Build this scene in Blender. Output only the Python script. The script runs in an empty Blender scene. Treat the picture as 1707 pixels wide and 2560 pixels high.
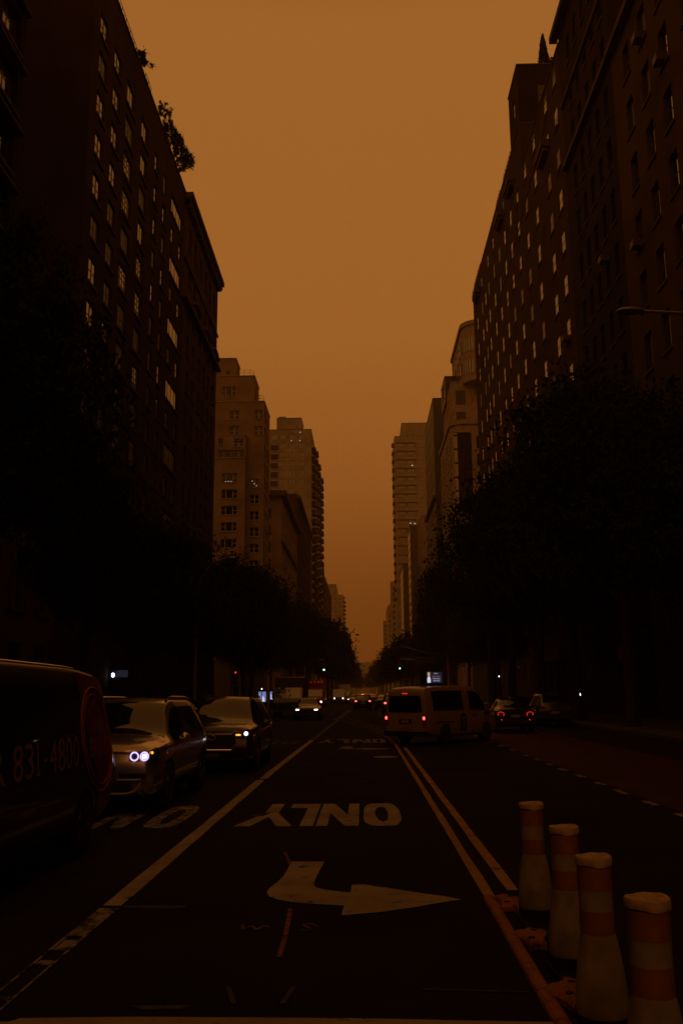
import bpy, math, random
from mathutils import Vector, Matrix
R = math.radians
random.seed(7)
K = 1.06                       # everything is laid out in units of 1/K metre and scaled to metres at the end
scene = bpy.context.scene
COL = scene.collection

# ------------------------------------------------------------------ materials
def nt(name):
    m = bpy.data.materials.new(name); m.use_nodes = True
    n = m.node_tree.nodes; n.clear()
    return m, n, m.node_tree.links
def principled(name, col, rough=.6, metal=0., spec=.5, emis=None, es=0., noise=0., nscale=3., bump=0., coat=0., ior=1.5, rnd=0.):
    m, n, l = nt(name)
    o = n.new('ShaderNodeOutputMaterial'); p = n.new('ShaderNodeBsdfPrincipled'); l.new(p.outputs[0], o.inputs[0])
    p.inputs['Base Color'].default_value = (*col, 1); p.inputs['Roughness'].default_value = rough
    p.inputs['Metallic'].default_value = metal; p.inputs['Specular IOR Level'].default_value = spec
    p.inputs['Coat Weight'].default_value = coat; p.inputs['IOR'].default_value = ior
    if emis: p.inputs['Emission Color'].default_value = (*emis, 1); p.inputs['Emission Strength'].default_value = es
    src = None
    if noise or bump:
        t = n.new('ShaderNodeTexCoord'); z = n.new('ShaderNodeTexNoise'); z.inputs['Scale'].default_value = nscale; z.inputs['Detail'].default_value = 6
        l.new(t.outputs['Object'], z.inputs['Vector'])
        if noise:
            r = n.new('ShaderNodeValToRGB'); r.color_ramp.elements[0].position = .3; r.color_ramp.elements[1].position = .7
            r.color_ramp.elements[0].color = (*[c*(1-noise) for c in col], 1); r.color_ramp.elements[1].color = (*[min(1, c*(1+noise)) for c in col], 1)
            l.new(z.outputs[0], r.inputs[0]); src = r.outputs[0]
            l.new(src, p.inputs['Base Color'])
        if bump:
            b = n.new('ShaderNodeBump'); b.inputs['Strength'].default_value = bump; b.inputs['Distance'].default_value = .02
            l.new(z.outputs[0], b.inputs['Height']); l.new(b.outputs[0], p.inputs['Normal'])
    if rnd:
        oi = n.new('ShaderNodeObjectInfo'); hs = n.new('ShaderNodeHueSaturation'); ma = n.new('ShaderNodeMapRange')
        ma.inputs[3].default_value = 1-rnd; ma.inputs[4].default_value = 1+rnd
        l.new(oi.outputs['Random'], ma.inputs[0]); l.new(ma.outputs[0], hs.inputs['Value'])
        if src: l.new(src, hs.inputs['Color'])
        else: hs.inputs['Color'].default_value = (*col, 1)
        l.new(hs.outputs[0], p.inputs['Base Color'])
    return m
def brick(name, c1, c2, mortar, scale=1., rough=.9):
    m, n, l = nt(name)
    o = n.new('ShaderNodeOutputMaterial'); p = n.new('ShaderNodeBsdfPrincipled'); l.new(p.outputs[0], o.inputs[0])
    p.inputs['Roughness'].default_value = rough; p.inputs['Specular IOR Level'].default_value = .04
    t = n.new('ShaderNodeTexCoord'); s = n.new('ShaderNodeSeparateXYZ'); a = n.new('ShaderNodeMath'); a.operation = 'ADD'
    c = n.new('ShaderNodeCombineXYZ'); b = n.new('ShaderNodeTexBrick')
    l.new(t.outputs['Object'], s.inputs[0]); l.new(s.outputs[0], a.inputs[0]); l.new(s.outputs[1], a.inputs[1])
    l.new(a.outputs[0], c.inputs[0]); l.new(s.outputs[2], c.inputs[1]); l.new(c.outputs[0], b.inputs['Vector'])
    b.inputs['Color1'].default_value = (*c1, 1); b.inputs['Color2'].default_value = (*c2, 1); b.inputs['Mortar'].default_value = (*mortar, 1)
    b.inputs['Scale'].default_value = 1.; b.inputs['Brick Width'].default_value = .24*scale; b.inputs['Row Height'].default_value = .08*scale
    b.inputs['Mortar Size'].default_value = .012*scale
    z = n.new('ShaderNodeTexNoise'); z.inputs['Scale'].default_value = .35; z.inputs['Detail'].default_value = 8
    l.new(t.outputs['Object'], z.inputs['Vector'])
    r = n.new('ShaderNodeMapRange'); r.inputs[1].default_value = .3; r.inputs[2].default_value = .7; r.inputs[3].default_value = .72; r.inputs[4].default_value = 1.2
    l.new(z.outputs[0], r.inputs[0])
    v = n.new('ShaderNodeHueSaturation'); l.new(b.outputs[0], v.inputs['Color']); l.new(r.outputs[0], v.inputs['Value'])
    l.new(v.outputs[0], p.inputs['Base Color'])
    bp = n.new('ShaderNodeBump'); bp.inputs['Strength'].default_value = .3; bp.inputs['Distance'].default_value = .01
    l.new(b.outputs['Fac'], bp.inputs['Height']); bp.invert = True; l.new(bp.outputs[0], p.inputs['Normal'])
    return m
def asphalt(name, base, spread=.5):
    m, n, l = nt(name)
    o = n.new('ShaderNodeOutputMaterial'); p = n.new('ShaderNodeBsdfPrincipled'); l.new(p.outputs[0], o.inputs[0])
    p.inputs['Roughness'].default_value = .85; p.inputs['Specular IOR Level'].default_value = .06
    t = n.new('ShaderNodeTexCoord')
    z = n.new('ShaderNodeTexNoise'); z.inputs['Scale'].default_value = .6; z.inputs['Detail'].default_value = 7
    f = n.new('ShaderNodeTexNoise'); f.inputs['Scale'].default_value = 70; f.inputs['Detail'].default_value = 2
    l.new(t.outputs['Object'], z.inputs['Vector']); l.new(t.outputs['Object'], f.inputs['Vector'])
    a = n.new('ShaderNodeMix'); a.data_type = 'FLOAT'; a.inputs[0].default_value = .45; l.new(z.outputs[0], a.inputs[2]); l.new(f.outputs[0], a.inputs[3])
    r = n.new('ShaderNodeValToRGB'); r.color_ramp.elements[0].position = .32; r.color_ramp.elements[1].position = .68
    r.color_ramp.elements[0].color = (*[c*(1-spread) for c in base], 1); r.color_ramp.elements[1].color = (*[c*(1+spread) for c in base], 1)
    l.new(a.outputs[0], r.inputs[0]); l.new(r.outputs[0], p.inputs['Base Color'])
    b = n.new('ShaderNodeBump'); b.inputs['Strength'].default_value = .35; b.inputs['Distance'].default_value = .01
    l.new(f.outputs[0], b.inputs['Height']); l.new(b.outputs[0], p.inputs['Normal'])
    return m
def paint(name, col, under, wear=.45, scale=5.):
    """road paint worn through to the asphalt in patches and fine cracks"""
    m, n, l = nt(name)
    o = n.new('ShaderNodeOutputMaterial'); p = n.new('ShaderNodeBsdfPrincipled'); l.new(p.outputs[0], o.inputs[0])
    p.inputs['Roughness'].default_value = .75; p.inputs['Specular IOR Level'].default_value = .15
    t = n.new('ShaderNodeTexCoord')
    z = n.new('ShaderNodeTexNoise'); z.inputs['Scale'].default_value = scale; z.inputs['Detail'].default_value = 9; z.inputs['Roughness'].default_value = .72
    v = n.new('ShaderNodeTexNoise'); v.inputs['Scale'].default_value = scale*.25; v.inputs['Detail'].default_value = 4
    l.new(t.outputs['Object'], z.inputs['Vector']); l.new(t.outputs['Object'], v.inputs['Vector'])
    r = n.new('ShaderNodeMapRange'); r.inputs[1].default_value = wear-.07; r.inputs[2].default_value = wear+.03; l.new(z.outputs[0], r.inputs[0])
    q = n.new('ShaderNodeMapRange'); q.inputs[1].default_value = .3; q.inputs[2].default_value = .7; q.inputs[3].default_value = .7; q.inputs[4].default_value = 1.08; l.new(v.outputs[0], q.inputs[0])
    h = n.new('ShaderNodeHueSaturation'); h.inputs['Color'].default_value = (*col, 1); l.new(q.outputs[0], h.inputs['Value'])
    x = n.new('ShaderNodeMix'); x.data_type = 'RGBA'; x.inputs[6].default_value = (*under, 1); l.new(h.outputs[0], x.inputs[7]); l.new(r.outputs[0], x.inputs[0])
    l.new(x.outputs[2], p.inputs['Base Color'])
    return m
def emit(name, col, s):
    return principled(name, (.02, .02, .02), .4, emis=col, es=s)

M = {}
M['asphalt'] = asphalt('asphalt', (.020, .0145, .0135), .6)
M['bus_lane'] = paint('red_lane_paint', (.055, .011, .009), (.018, .014, .013), .40, 3.)
M['concrete'] = principled('pavement_concrete', (.11, .10, .095), .9, spec=.06, noise=.3, nscale=2.)
M['kerb'] = principled('kerb_stone', (.12, .11, .105), .85, spec=.06, noise=.25, nscale=4.)
M['white_paint'] = paint('white_road_paint', (.42, .37, .32), (.02, .016, .015), .40, 6.)
M['white_worn'] = paint('worn_white_road_paint', (.32, .30, .27), (.02, .016, .015), .50, 7.)
M['faint_paint'] = paint('faint_old_paint', (.075, .055, .045), (.02, .016, .015), .47, 9.)
M['yellow_paint'] = paint('yellow_road_paint', (.48, .29, .08), (.02, .016, .015), .40, 6.)
M['orange_paint'] = paint('orange_spray_paint', (.30, .11, .04), (.04, .036, .036), .50, 12.)
M['blue_tape'] = principled('pale_blue_patch', (.07, .08, .10), .8, spec=.05, noise=.5, nscale=18.)
M['ground'] = principled('city_ground', (.09, .085, .08), .95, noise=.3, nscale=.2)
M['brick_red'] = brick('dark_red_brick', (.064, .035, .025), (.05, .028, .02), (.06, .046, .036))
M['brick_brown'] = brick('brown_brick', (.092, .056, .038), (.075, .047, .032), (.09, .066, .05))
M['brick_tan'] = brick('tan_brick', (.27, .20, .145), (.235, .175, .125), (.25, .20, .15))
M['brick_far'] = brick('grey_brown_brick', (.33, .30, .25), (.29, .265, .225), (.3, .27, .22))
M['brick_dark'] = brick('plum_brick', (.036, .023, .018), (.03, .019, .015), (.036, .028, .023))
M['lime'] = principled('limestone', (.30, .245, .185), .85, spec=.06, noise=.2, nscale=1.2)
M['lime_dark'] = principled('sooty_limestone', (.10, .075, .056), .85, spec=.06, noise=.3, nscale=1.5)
M['brownstone'] = principled('brownstone', (.11, .055, .036), .85, spec=.06, noise=.25, nscale=2.)
M['slab'] = principled('dark_cladding', (.055, .045, .038), .5, noise=.2, nscale=.4)
M['roof'] = principled('roof_felt', (.05, .05, .05), .95, noise=.3, nscale=1.)
M['frame_dark'] = principled('dark_window_frame', (.035, .03, .028), .5)
M['frame_white'] = principled('pale_window_frame', (.45, .42, .38), .5)
M['glass'] = principled('window_glass', (.012, .012, .013), .03, spec=.5, ior=4.2, bump=.03, nscale=1.5)
M['glass_b'] = principled('window_glass_blind', (.05, .042, .036), .05, spec=.5, ior=2.5, bump=.03, nscale=1.5)
M['glass_dull'] = principled('curtained_window_glass', (.03, .026, .024), .35, spec=.4, ior=1.5)
M['glass_front'] = principled('clear_window_glass', (.012, .012, .013), .04, spec=.5, ior=1.55)
M['glass_tower'] = principled('tower_glass', (.03, .03, .03), .06, spec=.5, ior=2.7)
M['iron'] = principled('black_iron', (.02, .02, .02), .5, metal=.4)
M['steel'] = principled('galvanised_steel', (.30, .30, .30), .45, metal=.7, noise=.15, nscale=6.)
M['leaf'] = principled('leaf', (.026, .036, .013), .85, spec=.04, rnd=.25)
M['leaf_roof'] = principled('roof_leaf', (.075, .085, .03), .8, spec=.2)
M['bark'] = principled('bark', (.06, .045, .035), .95, spec=.06, noise=.4, nscale=8., bump=.6)
M['car_silver'] = principled('champagne_car_paint', (.55, .49, .44), .22, metal=.8, coat=.8)
M['car_black'] = principled('black_car_paint', (.012, .012, .014), .18, coat=.9)
M['car_navy'] = principled('dark_blue_car_paint', (.018, .018, .024), .2, coat=.9)
M['car_grey'] = principled('grey_car_paint', (.05, .05, .05), .25, coat=.8, metal=.3)
M['car_red'] = principled('red_truck_paint', (.20, .018, .014), .3, coat=.6)
M['car_white'] = principled('white_car_paint', (.62, .60, .56), .3, coat=.6)
M['taxi'] = principled('taxi_yellow_paint', (.34, .23, .07), .38, coat=.5)
M['truck_box'] = principled('truck_box_panel', (.06, .05, .045), .5)
M['van_black'] = principled('black_van_paint', (.006, .006, .007), .3, coat=.4)
M['van_red'] = principled('red_vinyl', (.20, .020, .016), .35, noise=.15, nscale=5.)
M['lettering'] = principled('cream_lettering', (.42, .25, .13), .55)
M['lettering_red'] = principled('pale_red_lettering', (.6, .2, .14), .5)
M['car_glass'] = principled('car_glass', (.008, .008, .009), .04, spec=.9, ior=1.7)
M['rubber'] = principled('tyre_rubber', (.015, .015, .015), .85)
M['trim'] = principled('black_plastic_trim', (.018, .018, .018), .6)
M['chrome'] = principled('chrome', (.6, .58, .56), .15, metal=1.)
M['silver_trim'] = principled('satin_silver_trim', (.5, .45, .41), .5, metal=.3)
M['alloy'] = principled('alloy_wheel', (.35, .34, .33), .3, metal=.9)
M['lamp_glass'] = principled('lamp_lens', (.06, .06, .07), .08, spec=.8)
M['head_white'] = emit('headlight_glow', (.80, .72, 1.0), 3.)
M['halo'] = emit('halo_light_ring', (.72, .55, 1.0), 1.3)
M['head_warm'] = emit('warm_headlight_glow', (1., .80, .72), 4.)
M['head_far'] = emit('far_headlight_glow', (.9, .82, 1.0), 14.)
M['tail_far'] = emit('far_tail_light_glow', (1., .05, .03), 6.)
M['amber'] = emit('amber_lamp_glow', (1., .42, .05), 1.6)
M['tail'] = emit('tail_light_glow', (1., .035, .02), 1.5)
M['tail_hot'] = emit('brake_light_glow', (1., .12, .10), 3.)
M['tail_off'] = principled('tail_light_lens', (.22, .012, .01), .15, spec=.8)
M['plate'] = principled('licence_plate', (.35, .22, .08), .5)
M['plate_red'] = principled('dark_red_plate', (.12, .02, .015), .5)
M['tag'] = principled('paper_sticker', (.55, .48, .36), .6)
M['post_white'] = principled('white_sleeve', (.37, .315, .235), .6, noise=.4, nscale=6.)
M['post_orange'] = principled('orange_band', (.33, .135, .04), .55, noise=.25, nscale=9.)
M['post_cap'] = principled('dirty_cream_cap', (.60, .44, .26), .8, noise=.3, nscale=16., bump=.3)
M['post_base'] = principled('black_rubber_base', (.008, .008, .008), .8, bump=.3, nscale=20.)
M['curb_yellow'] = paint('yellow_moulded_curb', (.40, .165, .02), (.03, .02, .014), .41, 16.)
M['green'] = emit('green_signal_glow', (.35, 1., .72), 5.)
M['red_sig'] = emit('red_signal_glow', (1., .05, .04), 1.)
M['screen_blue'] = emit('pale_blue_screen', (.42, .45, 1.), .42)
M['screen_dark'] = emit('dark_screen', (.12, .13, .2), .10)
M['screen_white'] = emit('white_screen_area', (.80, .80, 1.), .75)
M['screen_skin'] = emit('peach_screen_area', (1., .52, .28), .55)
M['screen_red'] = emit('red_screen_text', (1., .22, .18), .22)
M['screen_text'] = emit('blue_screen_text', (.5, .6, 1.), .38)
M['lamp_dot'] = emit('small_white_lamp', (1., .88, .75), 3.)
M['lamp_blue'] = emit('small_blue_white_lamp', (.75, .72, 1.), 4.)
M['lit_window'] = emit('lit_ceiling_lamp', (1., .85, .7), .8)
M['sign_red'] = principled('red_sign', (.32, .035, .025), .5)
M['sign_pale'] = principled('pale_sign', (.4, .36, .3), .5)

# ------------------------------------------------------------------ mesh helpers
class MB:
    def __init__(s): s.v = []; s.f = []; s.mi = []; s.mats = []; s.cur = 0
    def mat(s, m):
        if m not in s.mats: s.mats.append(m)
        s.cur = s.mats.index(m); return s
    def face(s, pts):
        i = len(s.v); s.v += [tuple(p) for p in pts]; s.f.append(tuple(range(i, i+len(pts)))); s.mi.append(s.cur)
    def poly(s, verts, faces):
        i = len(s.v); s.v += [tuple(p) for p in verts]
        for f in faces: s.f.append(tuple(i+k for k in f)); s.mi.append(s.cur)
    def box(s, x0, x1, y0, y1, z0, z1):
        if x0 > x1: x0, x1 = x1, x0
        if y0 > y1: y0, y1 = y1, y0
        v = [(x0, y0, z0), (x1, y0, z0), (x1, y1, z0), (x0, y1, z0), (x0, y0, z1), (x1, y0, z1), (x1, y1, z1), (x0, y1, z1)]
        s.poly(v, [(0, 3, 2, 1), (4, 5, 6, 7), (0, 1, 5, 4), (1, 2, 6, 5), (2, 3, 7, 6), (3, 0, 4, 7)])
    def tube(s, pts, rad, n=8, cap=True):
        pts = [Vector(p) for p in pts]
        if not hasattr(rad, '__len__'): rad = [rad]*len(pts)
        rings = []; vs = []
        for i, p in enumerate(pts):
            d = (pts[min(i+1, len(pts)-1)]-pts[max(i-1, 0)]).normalized()
            a = d.orthogonal().normalized() if i == 0 else (a0-d*a0.dot(d)).normalized()
            a0 = a; b = d.cross(a)
            rings.append(len(vs))
            for k in range(n):
                t = 2*math.pi*k/n; vs.append(p+(a*math.cos(t)+b*math.sin(t))*rad[i])
        fs = []
        for i in range(len(pts)-1):
            for k in range(n):
                fs.append((rings[i]+k, rings[i]+(k+1) % n, rings[i+1]+(k+1) % n, rings[i+1]+k))
        if cap: fs.append(tuple(range(n-1, -1, -1))); fs.append(tuple(rings[-1]+k for k in range(n)))
        s.poly(vs, fs)
    def lathe(s, prof, n=24, axis='z', c=(0, 0, 0)):
        vs = []; fs = []
        for r, h in prof:
            for k in range(n):
                t = 2*math.pi*k/n; a, b = r*math.cos(t), r*math.sin(t)
                p = {'z': (a, b, h), 'x': (h, a, b), 'y': (b, h, a)}[axis]
                vs.append((p[0]+c[0], p[1]+c[1], p[2]+c[2]))
        for i in range(len(prof)-1):
            for k in range(n): fs.append((i*n+k, i*n+(k+1) % n, (i+1)*n+(k+1) % n, (i+1)*n+k))
        fs.append(tuple(range(n-1, -1, -1))); fs.append(tuple((len(prof)-1)*n+k for k in range(n)))
        s.poly(vs, fs)
    def prism(s, pts, z0, z1):
        n = len(pts)
        s.poly([(x, y, z0) for x, y in pts]+[(x, y, z1) for x, y in pts],
               [tuple(range(n-1, -1, -1)), tuple(range(n, 2*n))]+[(i, (i+1) % n, n+(i+1) % n, n+i) for i in range(n)])
    def mesh(s, name, smooth=False):
        me = bpy.data.meshes.new(name); me.from_pydata(s.v, [], s.f)
        for m in s.mats: me.materials.append(m)
        me.polygons.foreach_set('material_index', s.mi)
        if smooth: me.polygons.foreach_set('use_smooth', [True]*len(s.f))
        me.update(); return me
    def build(s, name, parent=None, smooth=False, loc=None):
        o = bpy.data.objects.new(name, s.mesh(name, smooth)); COL.objects.link(o)
        if parent: o.parent = parent
        if loc: o.location = loc
        if smooth: smooth_by_angle(o, 38)
        return o
def smooth_by_angle(o, ang=40):
    import bmesh
    b = bmesh.new(); b.from_mesh(o.data)
    for f in b.faces: f.smooth = True
    for e in b.edges:
        if len(e.link_faces) == 2 and e.calc_face_angle(0) > R(ang): e.smooth = False
        elif len(e.link_faces) != 2: e.smooth = False
    b.to_mesh(o.data); b.free()
def mb(m): return MB().mat(M[m] if isinstance(m, str) else m)
def recalc(o):
    import bmesh
    b = bmesh.new(); b.from_mesh(o.data); bmesh.ops.remove_doubles(b, verts=b.verts, dist=1e-5); bmesh.ops.recalc_face_normals(b, faces=b.faces); b.to_mesh(o.data); b.free()
    return o
def tag(o, label=None, cat=None, group=None, kind=None):
    for k, v in (('label', label), ('category', cat), ('group', group), ('kind', kind)):
        if v: o[k] = v
    return o
def thing(name, label, cat, loc=(0, 0, 0), rz=0, group=None, scale=1.):
    o = bpy.data.objects.new(name, None); COL.objects.link(o); o.location = loc; o.rotation_euler = (0, 0, rz); o.scale = (scale,)*3
    o.empty_display_size = .2
    return tag(o, label, cat, group)
def copy_tree(o, parent=None):
    c = o.copy(); COL.objects.link(c)
    if parent: c.parent = parent
    for ch in [x for x in bpy.data.objects if x.parent == o]: copy_tree(ch, c)
    return c
def inst(name, me, parent, loc=(0, 0, 0), rz=0):
    o = bpy.data.objects.new(name, me); COL.objects.link(o); o.parent = parent; o.location = loc; o.rotation_euler = (0, 0, rz); return o
def struct(o): return tag(o, kind='structure')

# ------------------------------------------------------------------ camera (measured from the photograph)
F = 2260.; pitch = math.atan(453/2260); yaw = math.atan(52/2305); roll = R(.45); H = 1.65
fw = Matrix.Rotation(yaw, 3, 'Z') @ Vector((0, math.cos(pitch), math.sin(pitch)))
rt = Matrix.Rotation(yaw, 3, 'Z') @ Vector((1, 0, 0)); up = rt.cross(fw)
rt2 = rt*math.cos(roll)-up*math.sin(roll); up2 = up*math.cos(roll)+rt*math.sin(roll)
cd = bpy.data.cameras.new('camera'); cam = bpy.data.objects.new('camera', cd); COL.objects.link(cam)
cd.sensor_fit = 'VERTICAL'; cd.sensor_height = 36.; cd.sensor_width = 24.; cd.lens = 36*F/2560; cd.clip_start = .05; cd.clip_end = 8000
cam.matrix_world = Matrix(((rt2.x, up2.x, -fw.x, 0), (rt2.y, up2.y, -fw.y, 0), (rt2.z, up2.z, -fw.z, H), (0, 0, 0, 1)))
scene.camera = cam

# ------------------------------------------------------------------ ground, road, pavements
XL, XR = -8.4, 10.3            # kerbs
Y0, Y1 = -60., 1700.
def sheet(name, mat, x0, x1, y0, y1, z):
    b = mb(mat); b.face([(x0, y0, z), (x1, y0, z), (x1, y1, z), (x0, y1, z)]); return b.build(name)
struct(sheet('ground', 'ground', -840, 840, -180, 2200, -.01))
struct(sheet('road', 'asphalt', XL, XR, Y0, Y1, 0))
struct(sheet('cross_avenue', 'asphalt', -840, 840, 87, 112, -.004))
struct(sheet('bus_lane', 'bus_lane', 4.36, 7.5, -30., 84., .004))
def pavement(name, x0, x1, y0, y1):
    b = mb('concrete'); b.box(x0, x1, y0, y1, -.005, .135)
    o = struct(b.build(name)); return o
pavement('pavement', -14.9, XL-.16, -40, 84); pavement('pavement', -14.9, XL-.16, 116, Y1-5)
pavement('pavement', XR+.16, 16.9, -40, 84); pavement('pavement', XR+.16, 16.9, 116, Y1-5)
for x0, x1 in ((XL-.15, XL+.01), (XR-.01, XR+.15)):
    for y0, y1 in ((-40, 84), (116, Y1-5)):
        b = mb('kerb'); b.box(x0, x1, y0, y1, -.005, .14); struct(b.build('kerb'))

# ---- painted markings
def flat(polys, mat, name, z=.008):
    b = mb(mat)
    for p in polys:
        b.prism(p, z-.006, z)
    o = recalc(b.build(name)); return struct(o)
def strip(xc, w, y0, y1, wob=0.):
    """a painted line with slightly uneven edges"""
    n = max(2, int((y1-y0)/.6)); rnd = random.Random(int(y0*100))
    out = []
    ys = [y0+(y1-y0)*i/n for i in range(n+1)]
    f = xc if callable(xc) else (lambda y: xc)
    l = [f(y)-w/2+rnd.uniform(-wob, wob) for y in ys]; r = [f(y)+w/2+rnd.uniform(-wob, wob) for y in ys]
    for i in range(n): out.append([(l[i], ys[i]), (r[i], ys[i]), (r[i+1], ys[i+1]), (l[i+1], ys[i+1])])
    return out
def linx(y): return -2.02 if y < 20 else -2.02+(y-20)*.0095
b = mb('white_paint')
def addstrip(b, quads, z=.008):
    for q in quads: b.face([(x, y, z) for x, y in q])
line = MB(); line.mat(M['white_paint']); addstrip(line, strip(lambda y: linx(y), .155, 7.62, 18.2, .006)); addstrip(line, strip(lambda y: linx(y)+.02, .15, 18.5, 33.5, .006))
line.mat(M['white_worn']); addstrip(line, strip(-2.02, .15, 6.7, 7.54, .008))
line.mat(M['white_worn']); addstrip(line, strip(-2.085, .022, 4.6, 6.7, .004)); addstrip(line, strip(-1.96, .022, 4.6, 6.7, .004))
for y0, y1 in ((6.35, 6.6), (6.02, 6.12), (5.35, 5.42)): addstrip(line, strip(-2.02, .09, y0, y1, .01))
struct(line.build('white_lane_line'))
d = MB(); d.mat(M['white_worn'])
y = 34.2
while y < 58: addstrip(d, strip(lambda q: linx(q)+.02, .2, y, y+.45)); y += .95
struct(d.build('dashed_lane_line'))
d = MB(); d.mat(M['white_worn']); addstrip(d, strip(lambda q: -1.82+(q-58)*.009, .1, 58, 92)); addstrip(d, strip(lambda q: -1.58+(q-58)*.009, .1, 60, 92)); struct(d.build('far_lane_line'))
# double yellow
d = MB(); d.mat(M['yellow_paint'])
addstrip(d, strip(1.01, .09, 7.55, 30.5, .006)); addstrip(d, strip(1.235, .10, 8.15, 28.5, .006)); struct(d.build('yellow_centre_line'))
d = MB(); d.mat(M['faint_paint'])
def seg(p, q, w): 
    v = Vector((q[0]-p[0], q[1]-p[1])).normalized(); n = Vector((v.y, -v.x))*w/2
    return [(p[0]-n.x, p[1]-n.y), (p[0]+n.x, p[1]+n.y), (q[0]+n.x, q[1]+n.y), (q[0]-n.x, q[1]-n.y)]
md = [seg((1.0, 30.8), (.88, 35.2), .1), seg((.88, 35.3), (.1, 45), .1), seg((.1, 45), (-1.7, 57.8), .1), seg((.95, 39.4), (-.6, 57.5), .1), seg((-.6, 57.5), (-1.35, 66), .1),
      seg((1.1, 35.8), (.3, 45.2), .1), seg((.3, 45.2), (-1.45, 58.2), .1), seg((1.15, 40), (-.38, 58), .1), seg((0, 44.8), (.45, 47.5), .12), seg((-.9, 54), (-.35, 56), .12)]
addstrip(d, md); struct(d.build('median_hatching'))
# lane dashes beside the bus lane
d = MB(); d.mat(M['white_worn'])
y = 12.4
while y < 60:
    L = random.uniform(.55, .8) if y < 26 else .7
    addstrip(d, strip(4.25, .13, y, y+L, .012)); y += 1.5 if y < 24 else 2.2
struct(d.build('bus_lane_dashes'))
# stop line near the camera, and a far one
flat([[(-3.6, 4.7), (2.4, 4.7), (2.4, 4.99), (.8, 5.03), (-.1, 5.08), (-1.2, 5.1), (-1.8, 5.08), (-1.84, 5.03), (-3.6, 5.02)]], 'white_paint', 'stop_line')
flat([[(-1.4, 78), (1.1, 78), (1.1, 78.5), (-1.4, 78.5)], [(1.25, 66), (1.4, 66), (1.4, 84), (1.25, 84)]], 'faint_paint', 'far_stop_line')
# lettering: outlines in letter space (x to the right, y up, 0..1), text is read by oncoming drivers
LET = {
 'O': [[(0.06, .12), (.2, 0), (.8, 0), (.96, .12), (1, .3), (1, .72), (.96, .88), (.8, 1), (.2, 1), (.06, .88), (0, .7), (0, .3)], [(.36, .24), (.5, .16), (.64, .24), (.68, .45), (.68, .62), (.6, .8), (.5, .86), (.38, .78), (.32, .6), (.32, .42)]],
 'N': [[(0, 0), (.27, 0), (.27, .55), (.68, 0), (1, 0), (1, 1), (.73, 1), (.73, .47), (.32, 1), (0, 1)]],
 'L': [[(0, 0), (1, 0), (1, .21), (.4, .21), (.4, 1), (0, 1)]],
 'Y': [[(.38, 0), (.64, 0), (.64, .46), (1, 1), (.72, 1), (.51, .62), (.26, 1), (0, 1), (.38, .46)]],
}
def letter(b, ch, xr, w, yfar, h, slant=0., z=.008, jit=.006):
    """xr = the side where the letter starts (east), it runs west; top of the letter is at the near end"""
    rnd = random.Random(int(abs(xr)*1000)+ord(ch))
    def tr(p): 
        return (xr-p[0]*w+slant*(p[1])+rnd.uniform(-jit, jit), yfar-p[1]*h+rnd.uniform(-jit, jit), z)
    c = LET[ch]
    if len(c) == 1:
        b.face([tr(p) for p in c[0]])
    else:
        o = [tr(p) for p in c[0]]; i = [tr(p) for p in c[1]]
        # ring: connect by angle
        n = 36; cx = sum(p[0] for p in i)/len(i); cy = sum(p[1] for p in i)/len(i)
        def hit(poly, a):
            dx, dy = math.cos(a), math.sin(a)*4; best = 0
            for k in range(len(poly)):
                x1, y1 = poly[k][0]-cx, poly[k][1]-cy; x2, y2 = poly[(k+1) % len(poly)][0]-cx, poly[(k+1) % len(poly)][1]-cy
                ex, ey = x2-x1, y2-y1; den = dx*ey-dy*ex
                if abs(den) < 1e-9: continue
                t = (x1*ey-y1*ex)/den; u = (x1*dy-y1*dx)/den
                if t > 0 and -1e-6 <= u <= 1+1e-6: best = max(best, t)
            return (cx+dx*best, cy+dy*best, z)
        A = [hit(o, 2*math.pi*k/n) for k in range(n)]; B = [hit(i, 2*math.pi*k/n) for k in range(n)]
        for k in range(n): b.face([A[k], A[(k+1) % n], B[(k+1) % n], B[k]])
def word(name, letters, yfar, h, mat):
    b = mb(mat)
    for ch, xr, w, sl in letters: letter(b, ch, xr, w, yfar, h, sl)
    o = recalc(b.build(name)); struct(o)
word('road_lettering_only', [('O', .48, .50, 0), ('N', -.09, .54, 0), ('L', -.66, .43, 0), ('Y', -.93, .74, 0)], 14.3, 2.33, 'white_paint')
word('road_lettering_only', [('O', .73, .46, 0), ('N', .22, .64, 0), ('L', -.52, .46, 0), ('Y', -1.02, .58, 0)], 33.8, 2.4, 'white_worn')
word('road_lettering_only', [('O', -2.40, .47, 0), ('N', -3.06, .46, 0), ('L', -3.72, .43, 0), ('Y', -4.2, .6, 0)], 14.1, 2.25, 'white_worn')
word('road_lettering_only', [('O', -2.24, .6, 0), ('N', -2.95, .5, 0), ('L', -3.6, .45, 0), ('Y', -4.15, .6, 0)], 33.0, 2.2, 'faint_paint')
arrow = [(-.74, 9.52), (-.41, 9.5), (-.44, 9.0), (-.455, 8.65), (-.46, 8.42), (-.43, 8.28), (-.33, 8.17), (-.13, 8.07), (-.125, 8.38), (-.01, 8.40), (.2, 8.24), (.45, 8.05), (.63, 7.93), (.77, 7.80), (.6, 7.70), (.36, 7.53), (.1, 7.38), (-.19, 7.28), (-.175, 7.60), (-.45, 7.67), (-.6, 7.73), (-.72, 7.82), (-.80, 7.93), (-.84, 8.1), (-.83, 8.28), (-.79, 8.5), (-.755, 8.8), (-.745, 9.15)]
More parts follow.
